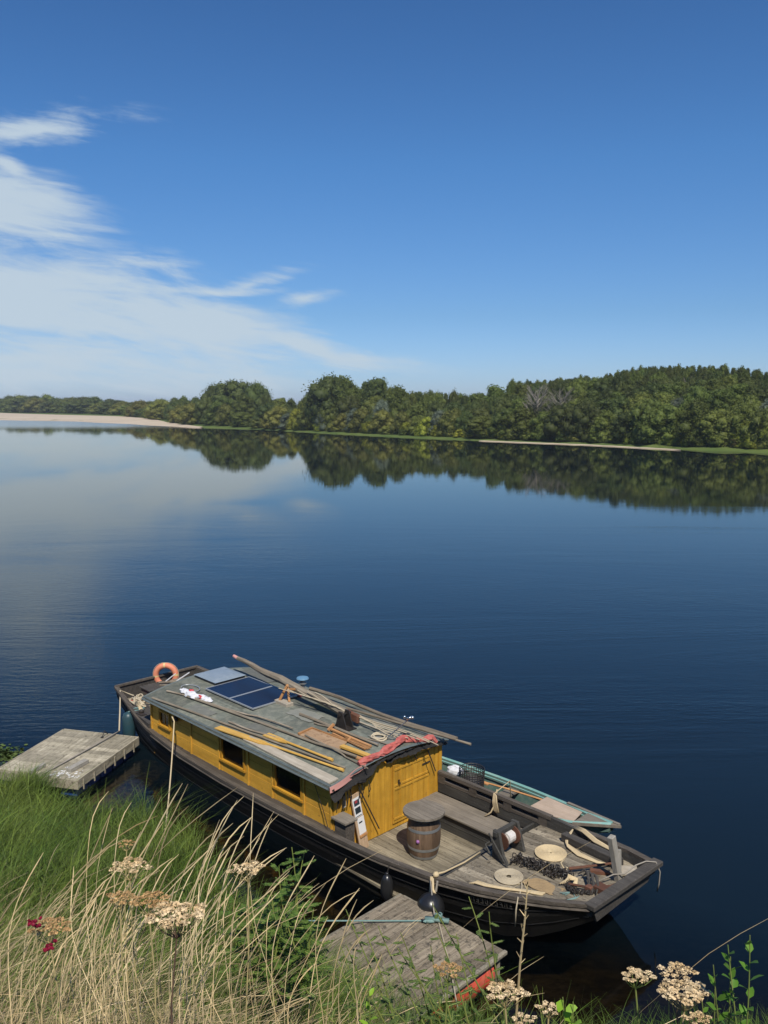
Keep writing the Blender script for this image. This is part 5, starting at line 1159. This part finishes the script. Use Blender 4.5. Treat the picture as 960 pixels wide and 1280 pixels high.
# shaggy clumps at the water edge on the right
P = scatter(16000, 1.4, 6.0, 8.5, 12.3); P = P[(P[:, 0] > 2.7) | (rng.uniform(0, 1, len(P)) < .3)]; blades('edge_grass', P, rng.uniform(.45, .85, len(P)) * np.where(P[:, 0] > 2.7, 1, .55), vlean(len(P), .1, .25, .38), rng.uniform(.004, .008, len(P)), 'grass_green', 'long arching green grass at the water edge below the bow', .8, 5, droop=.4)
tp = np.stack([rng.normal(-8.35, .28, 1500), rng.normal(18.75, .18, 1500), np.full(1500, .1)], 1)
blades('tall_tuft', tp, rng.uniform(.5, 1.1, 1500), vlean(1500, .05, .1, .35), rng.uniform(.004, .008, 1500), 'grass_green', 'tall tuft of green grass overlapping the left pontoon edge', .6, 4, droop=.3)
sx_ = rng.uniform(-2.4, 1.5, 5200); sy_ = yshore(sx_) - .15 + rng.normal(0, .28, 5200); P = np.stack([sx_, sy_, np.maximum(terrain(sx_, sy_), 0) - .03], 1)
blades('raft_side_grass', P, rng.uniform(.35, .85, len(P)), vlean(len(P), .05, .2, .45), rng.uniform(.003, .007, len(P)), 'grass_green', 'ragged green grass overlapping the bank side of the weathered raft', .6, 4, droop=.3)
# dry straw
dryd = lambda x, y: np.clip(1.15 - (y - 3) / 6.5 + .35 * nz2(x, y, 1.3), 0.03, 1) * (np.abs(x) < .5 * y + 1.0) * np.clip(1.0 - (x - .6) / 1.8, .08, 1)
P = scatter(48000, -6, 4, 3.0, 12, dryd)
blades('dry_grass', P, rng.uniform(.2, .5, len(P)), vlean(len(P), .45, .10, .8), rng.uniform(.0015, .003, len(P)), 'grass_dry', 'tangled dry straw-coloured grass on the upper bank', .4, 4, droop=.35)
P = scatter(22000, -5, .9, 3.0, 7.5, lambda x, y: np.clip(1.1 - (y - 3) / 5 + .4 * nz2(x, y, 1.7), .03, 1) * (np.abs(x) < .5 * y + 1.0) * np.clip(1 - (x + .1), .05, 1))
blades('straw_tangle', P, rng.uniform(.35, .8, len(P)), vlean(len(P), .6, .15, .9), rng.uniform(.0010, .0019, len(P)), 'grass_dry', 'flattened criss-crossing straw among the upper bank grass', .3, 5, droop=.55)
# low green undergrowth among the straw
P = scatter(70000, -6, 4.5, 2.4, 10, lambda x, y: np.clip(.55 + .8 * nz2(x + 5, y + 2, 1.6), .05, 1) * (np.abs(x) < .5 * y + 1.0))
blades('undergrowth', P, rng.uniform(.15, .60, len(P)), vlean(len(P), .1, .1, .7), rng.uniform(.002, .006, len(P)), 'weed', 'low green weeds growing between the straw', .5, 3, droop=.2)
# tall dry stalks leaning to the upper right, with thin seed spikes
def stalks(n, x0, x1, y0, y1, hh, name, label, ax=.55, seed=1, dn=None):
    P = scatter(n, x0, x1, y0, y1, dn); n = len(P); H = rng.uniform(*hh, n) * np.where(rng.uniform(0, 1, n) < .12, 1.2, .85); Ln = vlean(n, ax, .15, .5); seg = 12
    t = np.linspace(0, 1, seg + 1); c = rng.uniform(.1, .45, n)
    Q = P[:, None, :] + H[:, None, None] * (np.array([0, 0, 1.0]) * (t[None, :, None] - .28 * t[None, :, None] ** 4) + Ln[:, None, :] * (t[None, :, None] * (1 - c[:, None, None]) + c[:, None, None] * t[None, :, None] ** 2.5))
    Q = Q + (rng.normal(0, .002, Q.shape) * t[None, :, None])
    wr = np.where(t > .78, 2.1, 1.0) * np.where(t > .97, .4, 1.0); w = rng.uniform(.0008, .0015, n)
    V = []; 
    for k in range(3):
        a = 2.094 * k; V.append(Q + (w[:, None] * wr[None, :])[:, :, None] * np.array([math.cos(a), math.sin(a) * .7, math.sin(a) * .5]))
    V = np.stack(V, 2).reshape(-1, 3); kk = (seg + 1) * 3; b = np.arange(n)[:, None, None] * kk; s_ = np.arange(seg)[None, :, None] * 3; j = np.arange(3)[None, None, :]; j2 = (j + 1) % 3
    F = np.stack([b + s_ + j, b + s_ + j2, b + s_ + 3 + j2, b + s_ + 3 + j], -1).reshape(-1, 4)
    o = fast_mesh(name, V, F, 'grass_dry', np.repeat(rng.uniform(0, 1, n), seg * 3), kind='stuff'); meta(o, label)
stalks(2700, -5, .9, 3.0, 7.2, (.7, 1.4), 'tall_dry_stalks', 'long dry grass stalks leaning to the right over the bank', dn=lambda x, y: np.clip(.75 + .5 * nz2(x, y, 1.4), .1, 1) * (np.abs(x) < .5 * y + .8) * np.clip(1.2 - (x + .3) / 1.2, .0, 1))
def hero_stalks():
    r = random.Random(63); m = MB()
    for i in range(130):
        tu = r.uniform(120, 480) if i < 60 else r.uniform(20, 360); tv = 975 + max(0, tu - 300) * .75 + abs(r.gauss(0, 75)); d0 = r.uniform(3.6, 5.4)
        if i >= 60: tv = r.uniform(1060, 1180)
        bu = tu - r.choice((r.uniform(20, 90), r.uniform(60, 220), r.uniform(-90, 60))) * (1320 - tv) / 300; tip = atd(tu, tv, d0); base = atd(bu, 1330, d0 * .93); L = (tip - base).length; hook = r.random() < .5
        P = []
        for k in np.linspace(0, 1, 15):
            p = base.lerp(tip, k) + Vector((-.10 * L * math.sin(math.pi * k) + .012 * math.sin(k * 7 + i), 0, .05 * L * math.sin(math.pi * k)))
            if hook and k > .8: p += Vector((.35, .1, -.45)) * (k - .8) ** 2 * 2.2 * L
            P.append(p)
        w = r.uniform(.0009, .0017) * d0 / 4; rr = [w * (1.2 if k < 11 else 1.9 if k < 14 else .6) for k in range(15)]
        m.tube(P, rr, 4, tint=r.random(), jit=.12)
    o = m.build('long_dry_stalks', 'grass_dry', None, kind='stuff'); meta(o, 'longest pale dry stalks arching up before the water and the boat')
hero_stalks()
stalks(60, .2, 2.6, 4.2, 8, (.5, .9), 'sparse_dry_stalks', 'a few dry grass stalks standing at the right of the bank', ax=.2)
# umbels
def umbel(u, v, dist, wpx, mat, stem, lab, nray=16, flat=.35, lean=(0, 0), drop=None, grp='dried umbel seed heads'):
    c = atd(u, v, dist); S = wpx / F_PX * dist / 2; gz = float(terrain(c.x, c.y)); base = Vector((c.x + lean[0], c.y + lean[1], float(terrain(c.x + lean[0], c.y + lean[1])) - .02))
    e = empty('dried_umbel', base); meta(e, lab, 'dried flower', grp)
    j = Vector((c.x, c.y, c.z - S * .75)); m = MB(); P = [base.lerp(j, k) + Vector((.02 * math.sin(5 * k + u), .01 * math.cos(4 * k), 0)) for k in np.linspace(0, 1, 8)]; P[-1] = j
    m.tube(P, [.0055 - .0025 * k / 7 for k in range(8)], 7, tint=.5); m.build('stem', stem, e, base)
    m = MB(); m2 = MB()
    for i in range(nray):
        a = i * 2.399; q = math.sqrt((i + .5) / nray); tip = c + Vector((S * q * math.cos(a) * random.uniform(.85, 1.12), .72 * S * q * math.sin(a), S * flat * .55 * (1 - q * q) + random.uniform(-.05, .05) * S))
        m.tube([j, j.lerp(tip, .55) + Vector((0, 0, -S * .13 * q)), tip], [.0017, .0014, .001], 4)
        us = S * random.uniform(.19, .27)
        for k in range(22):
            b = k * 2.399; qq = math.sqrt((k + .5) / 22); p2 = tip + Vector((us * qq * math.cos(b), .8 * us * qq * math.sin(b), us * .35 * (1 - qq) + random.uniform(0, .2) * us + us * .35))
            if k % 3 == 0: m.tube([tip, p2], [.0009, .0006], 3)
            rr = S * random.uniform(.045, .085); m2.ell(p2, (rr, rr * random.uniform(.5, .9), rr * .28), 6, 2, M=Matrix.Rotation(random.uniform(0, 3), 3, 'Z') @ Matrix.Rotation(random.uniform(-1.3, 1.3), 3, 'X'))
    m.build('rays', stem, e, base); m2.build('seeds', mat, e, base)
random.seed(91)
U = [(220, 1148, 3.1, 84, 'seed_dry', 'stem_brown', 'broad cream seed head on a dark stem left of centre', 18, .3, (-.05, 0)),
 (186, 1128, 3.4, 56, 'seed_brown', 'stem_straw', 'brownish seed head just left of the broad cream one', 14, .35, (-.02, 0)),
 (150, 1124, 3.6, 44, 'seed_brown', 'stem_straw', 'smaller tan seed head furthest left of the main cluster', 12, .3, (.05, 0)),
 (162, 1084, 3.9, 56, 'seed_dry', 'stem_straw', 'flat pale seed head above the main cluster', 14, .12, (0, 0)),
 (158, 1056, 4.4, 26, 'seed_brown', 'stem_straw', 'small tan seed head topmost of the left cluster', 9, .5, (0, 0)),
 (310, 1088, 3.9, 48, 'seed_dry', 'stem_straw', 'lone cream seed head standing before the dark water', 13, .25, (-.03, 0)),
 (62, 1162, 3.2, 60, 'seed_brown', 'stem_straw', 'loose tan seed head with magenta petals at the far left', 14, .4, (.25, 0)),
 (795, 1222, 2.9, 46, 'seed_dry', 'stem_green', 'dry seed head on a green stem left of the right-hand pair', 14, .3, (.12, 0)),
 (846, 1216, 2.9, 50, 'seed_dry', 'stem_brown', 'upper dry seed head of the right-hand pair', 14, .25, (.02, 0)),
 (856, 1243, 2.75, 72, 'seed_dry', 'stem_straw', 'wide lower dry seed head of the right-hand pair', 18, .25, (-.02, 0)),
 (872, 1276, 2.7, 40, 'seed_dry', 'stem_brown', 'dry seed head at the bottom below the right-hand pair', 12, .3, (0, 0)),
 (632, 1243, 3.0, 58, 'seed_dry', 'stem_straw', 'cream seed head right of the red drum', 15, .4, (.05, 0)),
 (686, 1262, 2.9, 36, 'seed_dry', 'stem_straw', 'small cream seed head right of the one by the red drum', 11, .4, (0, 0)),
 (560, 1215, 3.5, 44, 'seed_brown', 'stem_green', 'yellowish seed head in front of the raft and red drum', 12, .5, (.03, 0)),
 (655, 1276, 2.8, 34, 'seed_dry', 'stem_straw', 'dry seed head cut by the bottom edge near the red drum', 10, .4, (0, 0))]
for q in U: umbel(q[0], q[1], q[2], q[3] * .86, *q[4:])
def petals(u, v, dist, lab):
    c = atd(u, v, dist); m = MB()
    for k in range(9): m.ell(c + Vector((random.gauss(0, .010), random.gauss(0, .010), random.gauss(0, .007))), (.008, .005, .007), 6, 4, jit=.3)
    m2 = MB(); m2.tube([(c.x + .03, c.y, float(terrain(c.x, c.y))), c], .0018, 4); o = empty('wild_flower', c); m2.build('stem', 'stem_straw', o, c); m.build('petals', 'magenta', o, c); meta(o, lab, 'flower', 'magenta flowers in the dry grass')
petals(44, 1154, 3.1, 'upper magenta flower head in the dry grass at far left'); petals(60, 1181, 3.05, 'lower magenta flower head in the dry grass at far left')
def leafy(name, u, v, dist, hpx, mat, lab, n=16, ll=.07, lw=.022, stems=3, spread=.12, cat='plant', pinn=False, lean=(0, 0), stem='stem_green', grp=None, base_ext=.3):
    top = atd(u, v, dist); H = hpx / F_PX * dist; base = Vector((top.x - lean[0], top.y - lean[1], top.z - H)); g = float(terrain(base.x, base.y))
    if base.z > g: base.z = max(g, base.z - base_ext)
    e = empty(name, base); meta(e, lab, cat, grp); ms, ml = MB(), MB(); 
    def leaf(p, d, l, w):
        d = d.normalized(); sd = d.cross(Vector((random.gauss(0, .3), random.gauss(0, .3), 1))); 
        if sd.length < .01: return
        sd.normalize(); up = sd.cross(d); q = [p, p + d * l * .35 + sd * w * .5 + up * l * .04, p + d * l * .7 + sd * w * .4 + up * l * .03, p + d * l - up * l * .08, p + d * l * .7 - sd * w * .4 + up * l * .03, p + d * l * .35 - sd * w * .5 + up * l * .04, p + d * l * .5]
        ml.add(q, [(0, 1, 6), (1, 2, 6), (2, 3, 6), (3, 4, 6), (4, 5, 6), (5, 0, 6)])
    for s in range(stems):
        a = 2.4 * s + u; tp = top + Vector((spread * math.cos(a) * (s > 0), spread * math.sin(a) * (s > 0), -H * .22 * (s > 0) * random.random())); P = [base.lerp(tp, k) + Vector((.04 * H * math.sin(3 * k + s), .03 * H * math.cos(2 * k + s), 0)) for k in np.linspace(0, 1, 9)]
        ms.tube(P, [.004 * dist / 3 * (1 - .6 * k / 8) for k in range(9)], 6)
        for i in range(n):
            k = .15 + .85 * i / n; j = k * 8; i0 = min(int(j), 7); p = P[i0].lerp(P[i0 + 1], j - i0); b = i * 2.6 + s; d = Vector((math.cos(b), math.sin(b), .35 + .5 * k))
            L_ = ll * (1.1 - .5 * k) * random.uniform(.8, 1.2)
            if pinn:
                d = Vector((math.cos(b), math.sin(b), .25)).normalized(); ln = ll * 3.2 * (1.15 - .6 * k); e2 = p + d * ln + Vector((0, 0, -ln * .15)); ms.tube([p, e2], .0015 * dist / 4, 3)
                for w_ in range(8):
                    pp = p.lerp(e2, .2 + .8 * w_ / 8)
                    for sg in (-1, 1): leaf(pp, d * .5 + d.cross(Vector((0, 0, 1))) * sg, ll * .42, lw * .42)
                leaf(e2, d, ll * .42, lw * .42)
            else: leaf(p, d, L_, lw)
    ms.build('stem', stem, e, base); ml.build('leaves', mat, e, base, smooth='keep')
random.seed(19)
leafy('leafy_plant', 936, 1168, 2.6, 130, 'fresh_leaf', 'tall leafy green plant with pointed leaves at the right edge', 17, .062, .024, 2, .06)
leafy('leafy_plant', 912, 1195, 2.7, 110, 'fresh_leaf', 'shorter leafy shoot left of the tall plant at the right edge', 12, .060, .022, 2, .05)
leafy('leafy_plant', 716, 1252, 2.6, 40, 'lime_leaf', 'bright lime-green leafy sprout at the bottom', 9, .05, .04, 3, .04)
leafy('leafy_plant', 460, 1226, 3.6, 60, 'lime_leaf', 'young yellow-green shoot in front of the raft', 12, .06, .02, 1, .04)
leafy('leafy_plant', 893, 1236, 3.4, 60, 'fresh_leaf', 'small green sprig between the dry seed heads and tall leafy plant', 9, .05, .018, 2, .05)
for (uu, vv, dd, hh, lb) in ((364, 1058, 9.5, 170, 'feathery green shrub rising before the dark water'), (338, 1112, 8.5, 130, 'bushy green shrub left of the feathery one'), (378, 1128, 8.5, 100, 'low green shrub beside the raft corner'), (312, 1120, 8.8, 110, 'low green shrub at the left of the shrub group')):
    leafy('shrub', uu, vv, dd, hh, 'shrub_leaf', lb, 18, .085, .055, 4, .17, 'shrub', True, base_ext=.2)
for (uu, vv, dd, hh, lb) in ((585, 1120, 5.2, 150, 'vetch spray with bright leaflets reaching up before the round fender'), (545, 1160, 4.9, 120, 'dark vetch spray over the middle of the raft'), (500, 1165, 5.0, 120, 'trailing vetch spray left of the middle of the raft'), (452, 1152, 5.2, 130, 'vetch spray over the left part of the raft'), (420, 1200, 4.7, 90, 'low vetch spray over the near left of the raft'), (520, 1215, 4.4, 80, 'low vetch spray over the near middle of the raft')):
    leafy('vetch', uu, vv, dd, hh, 'vetch_leaf', lb, 12, .032, .022, 3, .20, 'plant', True, base_ext=.3, lean=(-.25, 0), stem='stem_green')
# single tall dry stem in front of the bow
def tallstem():
    P = [atd(640, 1275, 3.0), atd(650, 1205, 3.0), atd(656, 1150, 3.0), atd(660, 1098, 3.0)]; P[0].z -= .3; m = MB(); m.tube(P, [.005, .004, .003, .002], 6, jit=.2)
    for k in range(16):
        p = P[1].lerp(P[3], k / 16); a = k * 2.4; m.tube([p, p + Vector((.018 * math.cos(a), .018 * math.sin(a), .02))], [.0025, .001], 4)
    o = m.build('dry_stem', 'grass_dry', None, P[0]); o.location = P[0]; meta(o, 'tall dry flower stem with short spikes in front of the bow', 'dry stem')
tallstem()
# floating weed at the left
def weed():
    m = MB(); random.seed(33)
    for k in range(260):
        c = at(random.gauss(6, 12), random.gauss(942, 5), .01); r = random.uniform(.02, .06); m.add([c + Vector((r * math.cos(a), r * math.sin(a), .004)) for a in np.linspace(0, 5.2, 6)], [tuple(range(6))])
    o = m.build('water_weed', 'weed', None, kind='stuff'); meta(o, 'small patch of floating green weed left of the left pontoon')
weed()
# ------------------------------------------------------------------ light, sky, camera
SUN_EL = R(54); sdir = Vector((.18, -.98, 0)).normalized()
sun = bpy.data.lights.new('sun', 'SUN'); sun.energy = 4.7; sun.angle = R(.53); sun.color = (1, .94, .83); so = bpy.data.objects.new('sun', sun); C.objects.link(so)
d3 = Vector((sdir.x * math.cos(SUN_EL), sdir.y * math.cos(SUN_EL), math.sin(SUN_EL))); so.rotation_euler = d3.to_track_quat('Z', 'Y').to_euler(); so.location = (0, 0, 60)
w = bpy.data.worlds.new('World'); bpy.context.scene.world = w; w.use_nodes = True; nt = w.node_tree
sk = N(nt, 'ShaderNodeTexSky', sky_type='NISHITA'); sk.sun_disc = False; sk.sun_elevation = SUN_EL; sk.sun_rotation = math.atan2(sdir.x, sdir.y); sk.air_density = 1.0; sk.dust_density = .5; sk.ozone_density = 2.5; sk.altitude = 100
bg = nt.nodes['Background']; bg.inputs[1].default_value = .149
tc = N(nt, 'ShaderNodeTexCoord'); sx = N(nt, 'ShaderNodeSeparateXYZ'); nt.links.new(tc.outputs['Generated'], sx.inputs[0])
def mth(op, a, b=None, c=None):
    n = N(nt, 'ShaderNodeMath', operation=op)
    for i, q in enumerate((a, b, c)):
        if q is None: continue
        if isinstance(q, (int, float)): n.inputs[i].default_value = q
        else: nt.links.new(q, n.inputs[i])
    return n.outputs[0]
yy = mth('MAXIMUM', sx.outputs[1], .05); az = mth('DIVIDE', sx.outputs[0], yy); el = mth('DIVIDE', sx.outputs[2], yy)
front = mth('GREATER_THAN', sx.outputs[1], .05)
cr = N(nt, 'ShaderNodeValToRGB'); nt.links.new(sx.outputs[2], cr.inputs[0]); ce = cr.color_ramp.elements
for i, (z_, c_) in enumerate(((0, (.43, .56, .88)), (.10, (.335, .49, .70)), (.26, (.29, .52, .75)), (.42, (.245, .455, .68)))):
    e_ = ce[i] if i < 2 else ce.new(z_)
    e_.position = z_; e_.color = rgb(c_)
skt = mixc(nt, 1.0, sk.outputs[0], cr.outputs[0], 'MULTIPLY')
# the cloud bank: upper boundary falls from the left towards the right
def cloudlayer(sx_, sy_, rot, scale, detail, rough, dist, seed):
    cb = N(nt, 'ShaderNodeCombineXYZ'); nt.links.new(az, cb.inputs[0]); nt.links.new(el, cb.inputs[1]); cb.inputs[2].default_value = seed
    mp = N(nt, 'ShaderNodeMapping', inp={'Rotation': (0, 0, rot)}); nt.links.new(cb.outputs[0], mp.inputs[0])
    m2 = N(nt, 'ShaderNodeMapping', inp={'Scale': (sx_, sy_, 1)}); nt.links.new(mp.outputs[0], m2.inputs[0]); return noise(nt, m2.outputs[0], scale, detail, rough, dist)
n1 = cloudlayer(1.5, 7.0, R(12), 1.6, 8, .58, .6, 3.1); n2 = cloudlayer(2.5, 16.0, R(8), 2.0, 8, .62, 1.2, 7.7); 
nA = cloudlayer(4, 6, 0, 1.5, 3, .5, 0, 11.0); nB = cloudlayer(4, 6, 0, 1.5, 3, .5, 0, 23.0)
azw = mth('MULTIPLY_ADD', mth('SUBTRACT', nA, .5), .10, az); elw = mth('MULTIPLY_ADD', mth('SUBTRACT', nB, .5), .05, el)
fld = None
# soft cloud bodies: bearing, height above the horizon, half widths, tilt, strength
for (cu, cv, ru, rv, ang, wt) in ((30, 362, 230, 80, 13, 1.5), (235, 408, 200, 48, 14, 1.5), (390, 436, 150, 22, 12, 1.4), (60, 455, 420, 55, 3, .9), (5, 262, 130, 46, 8, 1.1), (20, 168, 130, 22, -6, .75), (5, 212, 60, 10, 22, .7),
                              (322, 350, 52, 9, -14, .62), (382, 370, 44, 10, -14, .62), (280, 362, 90, 8, -3, .5), (200, 330, 80, 10, 14, .4)):
    dv = ray(cu, cv); ca_, ce_ = dv.x / dv.y, dv.z / dv.y; a_ = R(-ang); ru /= F_PX; rv /= F_PX
    p = mth('SUBTRACT', azw, ca_); q = mth('SUBTRACT', elw, ce_)
    xr = mth('ADD', mth('MULTIPLY', p, math.cos(a_) / ru), mth('MULTIPLY', q, math.sin(a_) / ru)); yr = mth('ADD', mth('MULTIPLY', p, -math.sin(a_) / rv), mth('MULTIPLY', q, math.cos(a_) / rv))
    f_ = mth('MULTIPLY', mth('SUBTRACT', 1.0, mth('SQRT', mth('ADD', mth('MULTIPLY', xr, xr), mth('MULTIPLY', yr, yr)))), wt)
    fld = f_ if fld is None else mth('SMOOTH_MAX', fld, f_, .15)
n4 = cloudlayer(4, 22.0, R(10), 2.6, 8, .65, 1.0, 5.5)
dd = mth('ADD', fld, mth('MULTIPLY', mth('SUBTRACT', n1, .48), 2.0)); dd = mth('ADD', dd, mth('MULTIPLY', mth('SUBTRACT', n2, .48), 1.7)); dd = mth('ADD', dd, mth('MULTIPLY', mth('SUBTRACT', n4, .48), 1.2))
ss_ = N(nt, 'ShaderNodeMapRange', interpolation_type='SMOOTHSTEP', inp={1: -.15, 2: 1.0, 3: 0, 4: 1}); nt.links.new(dd, ss_.inputs[0])
fm = N(nt, 'ShaderNodeMapRange', interpolation_type='SMOOTHSTEP', inp={1: -.75, 2: .25, 3: 0, 4: 1}); nt.links.new(fld, fm.inputs[0])
cf = mth('MULTIPLY', mth('MULTIPLY', mth('MULTIPLY', ss_.outputs[0], fm.outputs[0]), .92), front)
mxn = nt.nodes.new('ShaderNodeMix'); mxn.data_type = 'RGBA'; nt.links.new(cf, mxn.inputs[0]); nt.links.new(skt, mxn.inputs[6]); mxn.inputs[7].default_value = (3.6, 4.3, 4.9, 1)
nt.links.new(mxn.outputs[2], bg.inputs[0])
hz = MB(); hz.box(-4100, 4100, -80, 5100, -4.2, 34); hm, hn, hb = nm('haze_air'); hn.nodes.remove(hb)
pv = N(hn, 'ShaderNodeVolumePrincipled', inp={'Color': (.80, .88, 1, 1), 'Density': HZ}); hn.links.new(pv.outputs[0], hn.nodes['Material Output'].inputs['Volume'])
if HZ > 0: hz.build('haze', 'haze_air', kind='stuff')
cam = bpy.data.cameras.new('camera'); co = bpy.data.objects.new('camera', cam); C.objects.link(co); co.location = (0, 0, HC); co.rotation_euler = (R(90) - PITCH, 0, 0)
cam.sensor_fit = 'VERTICAL'; cam.sensor_height = 36; cam.sensor_width = 27; cam.lens = 30.0; cam.clip_end = 12000; cam.clip_start = .05
s = bpy.context.scene; s.camera = co; s.view_settings.view_transform = 'Standard'; s.view_settings.look = 'None'; s.view_settings.exposure = 0; s.view_settings.gamma = 1
s.cycles.max_bounces = 6; s.cycles.transparent_max_bounces = 8; s.cycles.caustics_reflective = False; s.cycles.caustics_refractive = False
s.cycles.use_denoising = True
